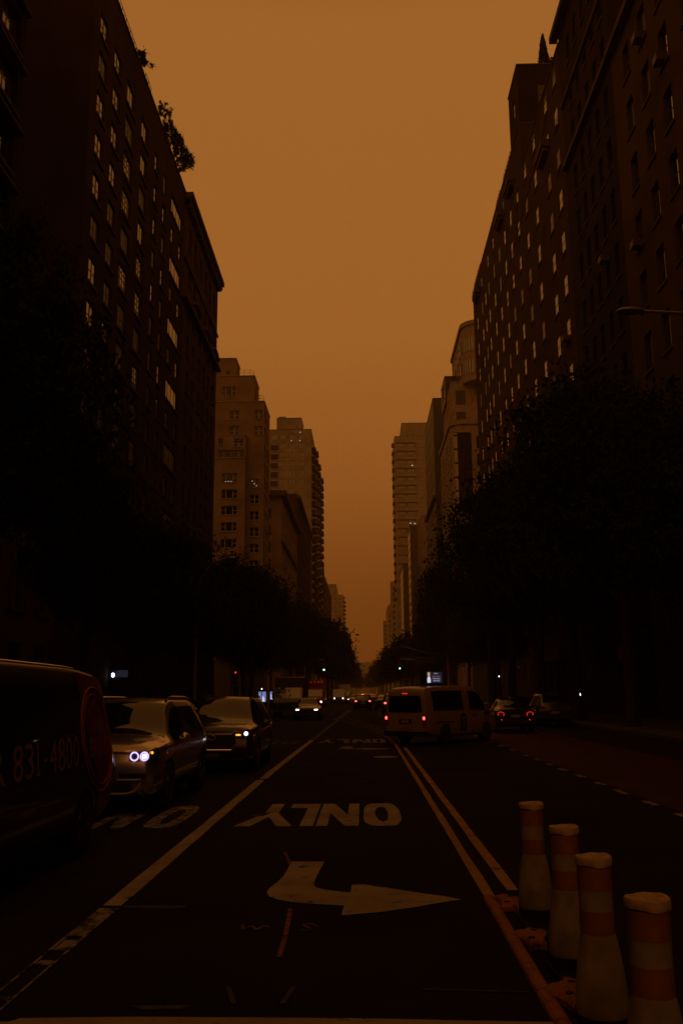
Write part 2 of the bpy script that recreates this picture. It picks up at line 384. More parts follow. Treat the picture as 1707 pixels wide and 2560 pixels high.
def tri_poly(pts, mat, name, z=.008):
    import bmesh
    bm = bmesh.new(); vs = [bm.verts.new((x, y, z)) for x, y in pts]; bm.faces.new(vs); bmesh.ops.triangulate(bm, faces=bm.faces)
    bmesh.ops.recalc_face_normals(bm, faces=bm.faces)
    for f in bm.faces:
        if f.normal.z < 0: f.normal_flip()
    me = bpy.data.meshes.new(name); bm.to_mesh(me); bm.free(); me.materials.append(M[mat])
    o = bpy.data.objects.new(name, me); COL.objects.link(o); return struct(o)
tri_poly(arrow, 'white_paint', 'turn_arrow')
tri_poly([(x*1.05+.1, 28.4+(y-8.3)*.9) for x, y in arrow], 'white_worn', 'turn_arrow')
# utility survey marks, tar seams and a pale patch
u = mb('orange_paint')
def polyline(b, pts, w, z=.008):
    for p, q in zip(pts[:-1], pts[1:]): b.face([(x, y, z) for x, y in seg(p, q, w)])
polyline(u, [(-.59, 7.5), (-.575, 7.1), (-.56, 6.6), (-.56, 6.18)], .035)
polyline(u, [(-.86, 10.1), (-.8, 9.75), (-.75, 9.4)], .03)
polyline(u, [(-.9, 7.03), (-.88, 6.86), (-.83, 6.98), (-.78, 6.86), (-.74, 6.98), (-.70, 6.94)], .022)
polyline(u, [(-.66, 6.88), (-.64, 6.88)], .03)
polyline(u, [(-.36, 6.95), (-.4, 7.04), (-.46, 7.0), (-.42, 6.93), (-.38, 6.9), (-.42, 6.84), (-.47, 6.87)], .022)
struct(u.build('utility_marking'))
u = mb('faint_paint'); polyline(u, [(-.3, 18.9), (.6, 18.85)], .05); polyline(u, [(.05, 15.6), (1.7, 15.5)], .03); polyline(u, [(-.8, 5.6), (-.72, 5.3)], .03); polyline(u, [(-.42, 5.6), (-.46, 5.3)], .03); polyline(u, [(.3, 5.55), (.9, 5.5)], .02); polyline(u, [(-3.2, 41), (-2.2, 40.8)], .12); struct(u.build('tar_seam'))
flat([[(-1.93, 7.62), (-1.5, 7.63), (-1.42, 7.58), (-1.5, 7.53), (-1.9, 7.55)]], 'blue_tape', 'pale_patch')
flat([[(-1.28, 5.27), (-.95, 5.28), (-.98, 5.23), (-1.2, 5.22)]], 'blue_tape', 'pale_patch')
flat([[(-1.55, 13.0), (-1.45, 13.2), (-1.3, 13.4), (-1.38, 13.0), (-1.5, 12.8)]], 'faint_paint', 'pale_patch')
u = mb('iron'); u.lathe([(.33, .0), (.33, .006), (.29, .009), (.0001, .009)], 28, c=(.55, 24.5, 0)); o = u.build('manhole_cover'); tag(o, 'round iron manhole cover set in the road beyond the nearest ONLY lettering', 'manhole cover')

# ------------------------------------------------------------------ windows and buildings
WCACHE = {}; B_dull = .25
def win_mesh(w, h, style, fm, gm, depth):
    key = (round(w, 2), round(h, 2), style, fm, gm, depth)
    if key in WCACHE: return WCACHE[key]
    b = mb(fm); t = .06; d0, d1 = depth-.028, depth+.02
    b.box(0, w, d0, d1, 0, t); b.box(0, w, d0, d1, h-t, h); b.box(0, t, d0, d1, t, h-t); b.box(w-t, w, d0, d1, t, h-t)
    e0, e1 = depth-.016, depth+.015
    def vb(x, tt=.04): b.box(x-tt/2, x+tt/2, e0, e1, t, h-t)
    def hb(z, tt=.04, x0=t, x1=None): b.box(x0, w-t if x1 is None else x1, e0+.002, e1-.003, z-tt/2, z+tt/2)
    if style == 'sash': hb(h*.5, .05)
    elif style == 'pair': vb(w/2, .12); hb(h*.5, .05)
    elif style == 'triple': vb(w*.28, .08); vb(w*.72, .08); hb(h*.5, .05, t, w*.28-.04); hb(h*.5, .05, w*.72+.04, w-t)
    elif style == 'wide': vb(w*.22, .07); vb(w*.5, .04); vb(w*.78, .07)
    elif style == 'grid':
        nx = max(3, int(w/.42)); nz = max(3, int(h/.38))
        for i in range(1, nx): vb(w*i/nx, .075)
        for i in range(1, nz): hb(h*i/nz, .075)
    elif style == 'cross': vb(w/2, .05); hb(h*.62, .05)
    b.mat(M[gm]); b.face([(t, depth, t), (w-t, depth, t), (w-t, depth, h-t), (t, depth, h-t)])
    me = b.mesh('window'); WCACHE[key] = me; return me
SILL = {}
def sill_mesh(w, m, depth):
    k = (round(w, 2), m)
    if k not in SILL:
        b = mb(m); b.box(-.12, w+.12, -.09, -.002, -.14, -.01); SILL[k] = b.mesh('sill')
    return SILL[k]
def facade(b, P, w0, w1, z0, z1, ops, depth):
    """P(u, z, d) -> point; d = distance into the wall. A wall sheet with real openings and reveals."""
    us = sorted({w0, w1} | {o[0] for o in ops} | {o[1] for o in ops}); zs = sorted({z0, z1} | {o[2] for o in ops} | {o[3] for o in ops})
    us = [x for x in us if w0 <= x <= w1]; zs = [x for x in zs if z0 <= x <= z1]
    # rows: merge runs of cells that are not openings
    for j in range(len(zs)-1):
        zc = (zs[j]+zs[j+1])/2; row = [o for o in ops if o[2] < zc < o[3]]; row.sort()
        cur = w0
        for o in row:
            if o[0] > cur+1e-6: b.face([P(cur, zs[j], 0), P(o[0], zs[j], 0), P(o[0], zs[j+1], 0), P(cur, zs[j+1], 0)])
            cur = max(cur, o[1])
        if cur < w1-1e-6: b.face([P(cur, zs[j], 0), P(w1, zs[j], 0), P(w1, zs[j+1], 0), P(cur, zs[j+1], 0)])
    for o in ops:
        a, c, e, g = o[:4]
        q = [(a, e), (c, e), (c, g), (a, g)]
        for k in range(4):
            p0, p1 = q[k], q[(k+1) % 4]
            b.face([P(*p0, 0), P(*p0, depth+.03), P(*p1, depth+.03), P(*p1, 0)])
def shade_base(B, x, y0, y1, h, face='S'):  # near-black base with panes, standing in for shade at street level
    b = mb('frame_dark'); sg = 1 if B.side == 'L' else -1
    b.box(x+sg*.003, x+sg*.35, y0, y1, 0, h); b.mat(M['car_glass'])
    k = y0+.5
    while k+2.6 < y1: b.box(x+sg*.352, x+sg*.36, k, k+2.4, .5, h-1.2); k += 2.9
    B.part('shade_base', b)
class Building:
    def __init__(s, name, label, side, cat='building', group=None):
        s.root = thing(name, label, cat, group=group); s.side = side; s.wall = MB(); s.roofb = mb('roof'); s.cop = MB(); s.wins = []; s.dull = B_dull
    def tier(s, x0, x1, y0, y1, z0, z1, mat, street=(), front=(), depth=.2, fm='frame_dark', sill=None, coping='lime_dark', roof=True, par=.9, gm=None, ov=.07, fg='glass_front'):
        """x0 = street-side plane for right-hand buildings, x1 for left-hand ones"""
        s.wall.mat(M[mat]); L = s.side == 'L'
        xs = x1 if L else x0; xb = x0 if L else x1; sg = -1 if L else 1
        PS = lambda u, z, d: (xs+sg*d, u, z)
        PF = lambda u, z, d: (u, y0+d, z)
        facade(s.wall, PS, y0, y1, z0, z1, street, depth); facade(s.wall, PF, x0, x1, z0, z1, front, depth)
        s.wall.face([(xb, y0, z0), (xb, y1, z0), (xb, y1, z1), (xb, y0, z1)])
        s.wall.face([(x0, y1, z0), (x1, y1, z0), (x1, y1, z1), (x0, y1, z1)])
        if roof: s.roofb.face([(x0, y0, z1-par), (x1, y0, z1-par), (x1, y1, z1-par), (x0, y1, z1-par)])
        if roof and par > 0:   # inner parapet faces
            for a, c in (((x0, y0), (x1, y0)), ((x1, y0), (x1, y1)), ((x1, y1), (x0, y1)), ((x0, y1), (x0, y0))):
                ins = lambda p: (p[0]+(.25 if p[0] == x0 else -.25), p[1]+(.25 if p[1] == y0 else -.25))
                A, C = ins(a), ins(c); s.wall.face([(*A, z1-par), (*C, z1-par), (*C, z1), (*A, z1)])
        if coping:
            s.cop.mat(M[coping]); e = ov; i = .3
            s.cop.box(x0-e, x1+e, y0-e, y0+i, z1, z1+.14); s.cop.box(x0-e, x1+e, y1-i, y1+e, z1, z1+.14)
            s.cop.box(x0-e, x0+i, y0+i, y1-i, z1, z1+.14); s.cop.box(x1-i, x1+e, y0+i, y1-i, z1, z1+.14)
        for o in street:
            st = o[4] if len(o) > 4 else 'sash'; loc = (xs, o[0], o[2]) if L else (xs, o[1], o[2])
            s.wins.append((loc, R(90) if L else R(-90), o[1]-o[0], o[3]-o[2], st, fm, gm, depth, sill))
        for o in front:
            st = o[4] if len(o) > 4 else 'sash'
            s.wins.append(((o[0], y0, o[2]), 0, o[1]-o[0], o[3]-o[2], st, fm, fg, depth, sill))
    def course(s, z, h, proj, mat, y0, y1, x, ends=True, name='cornice'):
        b = mb(mat); L = s.side == 'L'; a, c = (x+.002, x+proj) if L else (x-proj, x-.002)
        b.box(a, c, y0-(proj if ends else 0), y1+(proj if ends else 0), z, z+h); return b
    def part(s, name, b, **k): return b.build(name, s.root, **k)
    def finish(s):
        if s.wall.f: recalc(s.wall.build('wall', s.root))
        if s.roofb.f: s.roofb.build('roof', s.root)
        if s.cop.f: s.cop.build('coping', s.root)
        cp = Vector((0, 0, H))
        def size(w): return -(w[2]*w[3])/max(1., (Vector(w[0])-cp).length_squared)
        s.wins.sort(key=size); rest = MB(); rnd = random.Random(len(s.wins))
        for i, w in enumerate(s.wins):
            loc, rz, ww, hh, st, fm, gm, dep, sill = w
            q_ = rnd.random(); g = gm or ('glass' if st == 'wide' else 'glass_b' if q_ < .2 else 'glass_dull' if q_ < .2+s.dull else 'glass')
            me = win_mesh(ww, hh, st, fm, g, dep)
            if i < 100:
                o = inst('window', me, s.root, loc, rz)
                if sill: inst('sill', sill_mesh(ww, sill, dep), o)
            else:
                mt = Matrix.Translation(loc) @ Matrix.Rotation(rz, 4, 'Z')
                base = len(rest.v); rest.v += [tuple(mt @ v.co) for v in me.vertices]
                idx = []
                for m in me.materials:
                    if m not in rest.mats: rest.mats.append(m)
                    idx.append(rest.mats.index(m))
                for p in me.polygons: rest.f.append(tuple(base+k for k in p.vertices)); rest.mi.append(idx[p.material_index])
        if rest.f: tag(rest.build('window', s.root), kind='stuff')
        return s.root
def cols(centres, w, tops, h, style='sash'): return [(c-w/2, c+w/2, t-h, t, style) for c in centres for t in tops]
def steps(top, pitch, bottom):
    out = []; z = top
    while z > bottom: out.append(z); z -= pitch
    return out

# ---- LEFT SIDE
B = Building('apartment_building', 'very dark apartment house cut off by the left edge, projecting ledges between floors', 'L')
t = steps(40.5, 2.72, 4)
B.tier(-36, -14, -75, 33.4, 0, 44, 'brick_dark', street=cols([32.0, 28.4, 24.6, 21, 17.4], 1.9, t, 1.75, 'cross'), front=[], depth=.28, sill='lime_dark')  # runs on unseen behind the camera, lengthened to darken the near street
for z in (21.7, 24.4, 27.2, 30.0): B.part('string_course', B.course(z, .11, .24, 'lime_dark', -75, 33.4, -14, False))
B.finish()
B = Building('townhouse', 'low brownstone house with pedimented windows squeezed between two tall dark blocks on the left', 'L')
ops = cols([37.2, 40.2], 1.35, [11.5, 7.6, 3.8], 2.4, 'cross')
B.tier(-30, -14.3, 33.45, 41.9, 0, 13.4, 'brownstone', street=ops, depth=.25, sill='brownstone', roof=True)
for c in (37.2, 40.2):
    for z in (11.5, 7.6):
        b = mb('lime_dark'); L0 = -14.3
        b.box(L0+.002, L0+.3, c-.95, c+.95, z+.12, z+.34)
        b.poly([(L0+.002, c-.95, z+.342), (L0+.002, c+.95, z+.342), (L0+.002, c, z+.75), (L0+.3, c-.95, z+.342), (L0+.3, c+.95, z+.342), (L0+.3, c, z+.75)], [(0, 2, 1), (3, 4, 5), (0, 1, 4, 3), (1, 2, 5, 4), (2, 0, 3, 5)])
        for s_ in (-1, 1): b.box(L0+.002, L0+.16, c+s_*.82-.1, c+s_*.82+.1, z-2.5, z+.118)
        B.part('window_surround', b)
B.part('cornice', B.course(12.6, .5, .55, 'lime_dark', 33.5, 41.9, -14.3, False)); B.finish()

B = Building('apartment_building', 'tall dark brick block on the left with roof garden, gridded and wide picture windows', 'L')
B.dull = .45
fl = steps(38.8, 2.43, 5)
op = []
for i, z in enumerate(fl):
    op += cols([43.95, 46.75], 1.45, [z], 1.45, 'pair')
    op += cols([49.75], 1.9, [z], 1.6, 'grid' if i in (1, 2, 3, 4, 5, 6, 8) else 'wide'); op += cols([53.35], 1.8, [z], 1.6, 'wide' if i in (0, 1, 3) else 'grid')
    op += cols([56.9, 59.6], 1.0, [z], 1.5, 'sash')
    if i % 2 == 0: op += [(61.9, 66.0, z-1.55, z, 'wide')]
    else: op += cols([62.6, 65.4], 1.1, [z], 1.35, 'sash')
B.tier(-34, -14, 42.0, 67.0, 0, 41.7, 'brick_red', street=op, depth=.09, sill='lime_dark')
b = mb('iron')
for y0, y1 in ((46.6, 51.5), (53.6, 55.2)):
    n = max(2, int((y1-y0)/.9))
    for i in range(n+1): yy = y0+(y1-y0)*i/n; b.tube([(-14.15, yy, 41.84), (-14.15, yy, 42.75)], .02, 5)
    for z in (42.3, 42.75): b.tube([(-14.15, y0, z), (-14.15, y1, z)], .02, 5)
    for i in range(n):
        yy = y0+(y1-y0)*(i+.5)/n; b.tube([(-14.15, yy+.3*math.cos(a), 42.3+.2*math.sin(a)) for a in [math.pi*k/6 for k in range(7)]], .014, 4)
B.part('railing', b)
b = MB().mat(M['brick_red']); b.box(-24, -17, 52, 60, 41.0, 44.6); B.part('roof_house', b)
ROOF_A = B.root; B.finish()

B = Building('apartment_building', 'brown cornice topped apartment house at the left corner with a curved string course high up', 'L')
B.dull = .55
op = cols([69.4, 71.7, 74.6, 76.9, 79.2, 81.6], 1.05, steps(39.7, 3.1, 5), 1.75)
B.tier(-32, -14, 67.02, 83.6, 0, 41.2, 'brick_brown', street=op, front=[], depth=.18, sill='lime_dark', coping=None)
b = B.course(41.2, .35, .4, 'lime_dark', 67.1, 83.6, -14, True); b.box(-14.2, -13.42, 67.1, 84.0, 41.552, 42.0)
for i in range(27): y_ = 67.5+i*.6; b.box(-13.998, -13.62, y_, y_+.28, 40.8, 41.198)
B.part('cornice', b)
b = B.course(32.6, .3, .4, 'lime_dark', 67.1, 83.6, -14, True)
for c in (70.5, 75.8, 80.5):
    pts = [(-13.55, c+1.5*math.cos(a), 32.9+.55*math.sin(a)) for a in [math.pi*k/10 for k in range(11)]]; b.tube(pts, .16, 6)
B.part('string_course', b)
b = B.course(36.1, .16, .14, 'lime_dark', 67.1, 83.6, -14, True); B.part('string_course', b); B.finish()

B = Building('setback_apartment_house', 'tan brick apartment house stepping back in tiers, its pale face turned to the camera', 'L')
r1 = steps(33.2, 2.42, 5)
fr = [(-20.28, -17.96, z-1.3, z, 'triple') for z in r1]
B.tier(-30, -16.85, 127.6, 137.2, 0, 38.9, 'brick_tan', front=fr+[(-20.9, -17.0, 35.6, 36.7, 'wide'), (-18.6, -17.2, 37.2, 38.4, 'pair'), (-20.9, -20.1, 37.2, 38.5, 'sash')], depth=.22, fm='frame_white', sill='lime', coping='lime')
fr = [(-16.3, -14.95, z-1.3, z, 'pair') for z in steps(32.65, 2.42, 5)]
st = cols([130.6, 133.2, 135.6], 1.5, steps(38.0, 2.42, 5), 1.35, 'pair')
B.tier(-16.84, -14.3, 129, 137.2, 0, 38.9, 'brick_tan', front=fr, street=st, depth=.22, fm='frame_white', sill='lime', coping=None, roof=False)
ft = [(-19.5, -18.0, 41.85, 43.15, 'pair'), (-19.5, -18.0, 39.4, 40.7, 'pair'), (-15.75, -14.5, 41.85, 43.15, 'pair'), (-15.75, -14.5, 39.4, 40.7, 'pair')]
B.tier(-30, -14.3, 129, 137.0, 38.92, 44.5, 'brick_tan', front=ft, street=cols([130.3, 133.4], 1.6, [43.15, 40.7], 1.3, 'pair'), depth=.22, fm='frame_white', sill='lime', coping='lime')
B.tier(-30, -16.0, 130.6, 136.5, 43.6, 49.1, 'brick_tan', front=[(-20.95, -18.85, 46.2, 47.5, 'triple'), (-20.95, -18.85, 43.9, 45.1, 'triple')], street=cols([132.6], 1.3, [47.4], 1.5), depth=.2, fm='frame_white', coping='lime')
B.tier(-30, -19.0, 131.5, 136, 48.2, 52.3, 'brick_tan', front=[(-20.5, -19.9, 49.2, 50.3, 'sash')], depth=.2, fm='frame_white', coping='lime')
def rail(B, pts, z):
    b = mb('iron')
    for i, p in enumerate(pts): b.tube([(*p, z), (*p, z+.95)], .03, 5)
    for hz in (.5, .95): b.tube([(*p, z+hz) for p in pts], .025, 5)
    B.part('railing', b)
rail(B, [(-18.6, 130.8), (-17.6, 130.8), (-16.8, 130.85), (-16.2, 131.3)], 49.24); rail(B, [(-15.8, 129.2), (-15.0, 129.25), (-14.5, 129.8)], 44.64)
b = mb('frame_dark'); b.box(-30, -16.86, 127.3, 127.597, 0, 6.5); b.box(-16.83, -14.3, 128.7, 128.997, 0, 6.5); B.part('shade_base', b)  # dark boxes put the street-level shade on the tan walls as colour
for p in ((-19.7, 31.95), (-19.3, 31.98), (-18.9, 31.95), (-16.0, 32.3), (-15.7, 31.9), (-15.35, 31.6)):
    b = mb('lit_window'); b.lathe([(.02, 0), (.055, .03), (.055, .07), (.02, .1)], 8, c=(p[0], 129-.3+.49 if p[0] > -16.8 else 127.6+.19, p[1])); 
    B.part('ceiling_lamp', b)
B.finish()

B = Building('apartment_building', 'plain brown apartment house with bold cornice just beyond the tan stepped house on the left', 'L')
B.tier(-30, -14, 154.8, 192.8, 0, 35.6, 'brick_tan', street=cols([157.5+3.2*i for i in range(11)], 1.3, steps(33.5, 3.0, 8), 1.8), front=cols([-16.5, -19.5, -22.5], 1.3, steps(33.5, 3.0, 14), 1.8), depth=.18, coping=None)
b = B.course(35.6, .9, .9, 'lime_dark', 155, 192.8, -14, True); b.box(-30, -13.1, 153.9, 154.78, 35.6, 36.5); B.part('cornice', b)
b = B.course(27.5, .4, .4, 'lime_dark', 155, 192.8, -14, True); B.part('string_course', b); B.finish()
B = Building('apartment_building', 'long shadowy apartment house below the balconied tower on the left', 'L')
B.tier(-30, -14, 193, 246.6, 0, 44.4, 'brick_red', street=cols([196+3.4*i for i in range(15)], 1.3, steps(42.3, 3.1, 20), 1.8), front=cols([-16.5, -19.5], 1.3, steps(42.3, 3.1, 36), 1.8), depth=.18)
B.part('cornice', B.course(43.4, .7, .7, 'lime_dark', 193, 246.6, -14, True)); B.finish()

B = Building('balcony_tower', 'tall hazy apartment tower on the left with balconies stacked along its street edge', 'L', 'tower')
rows = steps(73.8, 2.6, 40)
fr = [(-25.4, -23.4, z-1.5, z, 'wide') for z in rows]+[(-22.7, -21.3, z-1.4, z, 'pair') for z in rows[::1]]+[(-20.2, -18.6, z-1.4, z, 'pair') for z in rows]+[(-17.5, -16.0, z-1.4, z, 'pair') for z in rows]
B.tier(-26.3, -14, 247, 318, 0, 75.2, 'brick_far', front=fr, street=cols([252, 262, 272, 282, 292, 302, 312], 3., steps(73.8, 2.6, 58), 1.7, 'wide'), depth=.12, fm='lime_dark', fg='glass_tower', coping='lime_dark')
B.tier(-24, -16.9, 249, 258, 74.4, 79.2, 'brick_far', coping='lime_dark', par=.3)
b = MB().mat(M['brick_far']); b.box(-23.5, -21.5, 249.5, 251, 79.35, 79.9); B.part('roof_tank', b)
bme = mb('lime_dark'); bme.box(.002, 1.25, -2.2, 2.2, -.2, 0); bme.mat(M['iron']); bme.box(1.18, 1.23, -2.2, 2.2, .001, .95); bme.box(.002, 1.18, -2.2, -2.15, .001, .95); bme.box(.002, 1.18, 2.15, 2.2, .001, .95); bmesh_bal = bme.mesh('balcony')
for k, yb in enumerate((251.5, 265, 281, 300)):
    for z in steps(72.2 - (0 if k else 2.6), 2.6, 12 if k == 0 else 22): inst('balcony', bmesh_bal, B.root, (-14, yb, z))
lb = mb('lime_dark'); lb.box(-2.1, .0, -.9, -.002, -.15, 0); lb.mat(M['iron']); lb.box(-2.1, 0, -.9, -.85, .001, .9); lbm = lb.mesh('balcony')
for z in rows[1:13]: inst('balcony', lbm, B.root, (-23.3, 247, z-1.6))
for p in ((-17.1, 74.3), (-19.6, 71.9), (-17.2, 71.9), (-19, 54.8)):
    b = mb('lit_window'); b.lathe([(.03, 0), (.12, .06), (.12, .12), (.03, .18)], 8, c=(p[0], 246.9, p[1])); B.part('wall_lamp', b)
B.finish()
B = Building('apartment_building', 'dim far house with pinnacles on its roof, left of the street gap', 'L')
B.tier(-30, -14, 334, 408, 0, 44, 'brick_brown', street=cols([340+6*i for i in range(11)], 2, steps(41, 3.2, 14), 1.8), front=cols([-16.5, -19.5, -22.5], 1.4, steps(41, 3.2, 14), 1.8), depth=.18)
b = mb('lime_dark')
for yy, zz in ((334.8, 5.2), (352, 2.2), (372, 2.6), (390, 1.6)): b.tube([(-14.6, yy, 44.14), (-14.6, yy, 44.14+zz*.6), (-14.6, yy, 44.14+zz)], [.55, .45, .06], 6)
B.part('pinnacle', b); B.finish()
B = Building('balcony_tower', 'farthest pale tower on the left, almost lost in the smoke', 'L', 'tower')
rr = steps(69, 3, 20)
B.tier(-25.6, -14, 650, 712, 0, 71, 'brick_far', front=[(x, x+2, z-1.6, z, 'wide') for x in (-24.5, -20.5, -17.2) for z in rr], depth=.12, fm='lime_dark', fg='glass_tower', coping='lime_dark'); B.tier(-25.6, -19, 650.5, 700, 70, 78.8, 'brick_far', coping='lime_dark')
for z in rr: inst('balcony', bmesh_bal, B.root, (-14, 655, z)); inst('balcony', bmesh_bal, B.root, (-14, 690, z))
B.finish()
for (y0, y1, h, x, lab) in ((422, 640, 24, -14.5, 'low hazy row of houses on the far left, ahead of the last tower'), (725, 980, 34, -14, 'low smoke dimmed block on the far left beyond the last tower')):
    B = Building('apartment_building', lab, 'L'); B.tier(-30, x, y0, y1, 0, h, 'brick_brown', street=cols([y0+6+12*i for i in range(8)], 2.4, steps(h-2, 3.4, 8), 1.9), depth=.2); B.finish()

# ---- RIGHT SIDE
B = Building('apartment_building', 'brown brick apartment house cut off by the right edge, with ledged sash windows', 'R')
B.dull = .55
op = cols([47.75, 44.8, 41.9, 38.6, 35.4, 32.2, 29], 1.25, steps(39.4, 3.65, 4), 2.15, 'sash')
B.tier(16, 38, -75, 50.6, 0, 41.2, 'brick_brown', street=op, depth=.22, sill='lime_dark')  # out-of-view rear length added to block sky light behind the camera
B.part('cornice', B.course(40.55, .45, .45, 'lime_dark', -75, 50.5, 16, False))
acb = mb('slab'); acb.box(-.34, .34, -.5, .1, 0, .42); acb.mat(M['frame_dark']); acb.box(-.28, .28, -.515, -.501, .05, .37); ACM = acb.mesh('air_conditioner')
for y_, z_ in ((44.8, 37.28), (47.75, 26.3), (41.9, 33.65)): inst('air_conditioner', ACM, B.root, (16, y_, z_), R(-90))
B.finish()
B = Building('apartment_building', 'darkest and tallest plum brick block on the right, rising past the top edge', 'R')
B.dull = .7
op = cols([52.2, 54.3, 56.4, 58.5, 60.6], .95, steps(50.5, 3.6, 4), 2.2, 'sash')
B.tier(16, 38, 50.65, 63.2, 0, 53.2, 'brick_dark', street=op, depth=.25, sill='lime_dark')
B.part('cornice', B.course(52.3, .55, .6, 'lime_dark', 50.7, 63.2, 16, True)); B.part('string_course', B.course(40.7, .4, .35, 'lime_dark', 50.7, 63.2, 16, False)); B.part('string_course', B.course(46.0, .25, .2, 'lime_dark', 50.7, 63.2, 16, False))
inst('air_conditioner', ACM, B.root, (16, 54.3, 28.7), R(-90)); B.finish()

B = Building('apartment_building', 'long red brick block on the right, its many windows shining with sky above the trees', 'R')
cs = [65.6, 69.1, 74.5, 79.0, 83.4, 87.6, 91.6, 95.6, 99.8, 104.4, 107.4, 110.4, 115.3]
tops = steps(51.4, 3.62, 4)
op = cols(cs, 1.34, tops, 1.8)+cols([91.6, 95.6, 99.8, 104.4, 110.4, 115.3], 1.1, [54.9], 1.6)
opn = [o for o in op if o[1] < 79.9]; opf = [o for o in op if o[1] > 79.9]
B.tier(16, 40, 63.3, 80.2, 0, 51.9, 'brick_red', street=[o for o in opn if o[3] < 51.5], depth=.05, sill='lime_dark')
B.tier(16, 40, 80.2, 119, 0, 56.5, 'brick_red', street=opf, depth=.05, sill='lime_dark')
B.tier(16.03, 26, 80.3, 85.6, 56.66, 63.1, 'brick_dark', street=cols([83], 1.3, [60.9], 2.2), front=[(18.0, 19.2, 58.6, 61.0, 'sash')], depth=.1)
for (a, c, z) in ((86.5, 91.5, 56.64), (94, 97, 56.64), (112, 118.4, 56.64)):
    b = mb('iron'); n = int(c-a)+1
    for i in range(n+1): y_ = a+(c-a)*i/n; b.tube([(16.15, y_, z), (16.15, y_, z+1.)], .03, 5)
    for hz in (.5, 1.): b.tube([(16.15, a, z+hz), (16.15, c, z+hz)], .025, 5)
    B.part('railing', b)
for (yc, z0, z1) in ((93.2, 53.2, 54.0), (113.6, 53.6, 54.4), (86.0, 53.0, 53.6), (70, 46.4, 47.0)):
    b = mb('lime_dark'); b.box(15.35, 15.998, yc-1.6, yc+1.6, z0, z1); b.box(15.5, 15.998, yc-1.4, yc+1.4, z0-.4, z0-.002); B.part('balcony_ledge', b)
for y_, z_ in ((69.1, 27.9), (74.5, 24.2), (65.6, 29.9), (69.1, 20.6), (95.6, 31.5)): inst('air_conditioner', ACM, B.root, (16, y_, z_-2.0), R(-90))
b = mb('iron'); b.tube([(15.6, 66.8-i*0+55.2*i/12, 47.85-6.5*i/12-.5*math.sin(math.pi*i/12)) for i in range(13)], .035, 5); B.part('cable', b)
b = mb('lime_dark')
for yc in (70.6, 72.6, 75.4, 77.4): b.lathe([(.22, .14), (.2, 3.9), (.26, 4.05)], 10, c=(15.2, yc, 0))
b.box(14.8, 15.998, 70, 78, 4.052, 4.7); b.box(14.9, 15.998, 70.2, 77.8, 4.702, 5.0); B.part('entrance_portico', b)
ROOF_R = B.root; B.finish()

B = Building('stepped_apartment_building', 'pale building on the right with round glazed corner, stepping up to a curved top', 'R')
def curved(B, x0, x1, y0, y1, z0, z1, r, mat, rows, hh, name='bay'):
    """storey bands round the near street corner with glazing between"""
    pts = [(x0+r-r*math.cos(a), y0+r-r*math.sin(a)) for a in [math.pi/2*k/8 for k in range(9)]]
    poly = [(x0, y1)]+pts+[(x1, y0), (x1, y1)]
    wl = mb(mat); wl.prism(poly, z0, z1); o = recalc(wl.build('wall', B.root))
    for z in rows:
        g = mb('glass_tower')
        off = lambda p, d: (p[0]-d*(1 if p[0] < x0+r else 0), p[1]-d*(1 if p[1] < y0+r else 0))
        ring = [(x0+r-(r+.05)*math.cos(a), y0+r-(r+.05)*math.sin(a)) for a in [math.pi/2*k/8 for k in range(1, 8)]]
        for p, q in zip(ring[:-1], ring[1:]): g.face([(*p, z-hh), (*q, z-hh), (*q, z), (*p, z)])
        g.mat(M['frame_dark'])
        for p in ring[::1]: g.box(p[0]-.06, p[0]+.04, p[1]-.06, p[1]+.04, z-hh, z)
        B.part('curved_window', g)
curved(B, 16, 36, 154.5, 177, 0, 48.2, 2.2, 'lime', [], 1)
b = mb('frame_dark'); b.box(18.3, 36, 154.1, 154.49, 0, 9); B.part('shade_base', b); shade_base(B, 16, 157, 177, 7)  # ground floors darkened by colour in place of shade under the trees
bw = [(156.9+3.1*i-.75, 156.9+3.1*i+.75) for i in range(7)]
gme = win_mesh(1.5, 2.3, 'cross', 'frame_dark', 'glass_tower', .0)
for z in steps(46.3, 3.2, 12):
    for a, c in bw: inst('window', gme, B.root, (15.93, c, z-2.3), R(-90))
g = mb('brick_dark'); g.prism([(16.5, 154.45), (17.0, 154.0), (19.0, 154.0), (19.5, 154.45)], 32.5, 46.6); g = g; B.part('oriel', g)
g = mb('glass_tower'); g.face([(16.45, 154.42, 32.6), (16.97, 153.96, 32.6), (16.97, 153.96, 46.5), (16.45, 154.42, 46.5)]); g.mat(M['frame_dark'])
for i in range(6): z = 33.5+i*2.5; g.box(16.4, 17.0, 153.93, 154.44, z, z+.18)
B.part('oriel_glazing', g)
gme2 = win_mesh(1.4, 2.2, 'cross', 'frame_dark', 'glass_front', .0)
for z in steps(46, 3.2, 20): inst('window', gme2, B.root, (20.4, 154.43, z-2.2), 0)
B.tier(16.9, 36, 160, 177, 47.6, 58, 'lime', front=[(17.6, 19.4, 53.6, 56.4, 'cross'), (17.6, 19.4, 49.6, 52.2, 'cross')], street=cols([162.5, 166.5, 170.5, 174.5], 1.6, [56.5, 52.4], 2.4, 'cross'), depth=.2, gm='glass_tower', coping='lime')
B.tier(16.6, 24, 169, 177.4, 57, 62.3, 'slab', front=[(17.2, 19.4, 58.8, 61.4, 'cross')], street=cols([173], 4, [61.4], 2.6, 'wide'), depth=.15, gm='glass_tower', coping='lime_dark')
curved(B, 19, 36, 157, 177.5, 57.5, 68.2, 3.2, 'lime', [65.8, 61.6], 2.6)
for z in (66.2, 62.2, 58.4): 
    for i in range(4): inst('window', win_mesh(1.9, 2.6, 'cross', 'frame_dark', 'glass_tower', .0), B.root, (18.93, 163.5+3.6*i, z-2.6), R(-90))
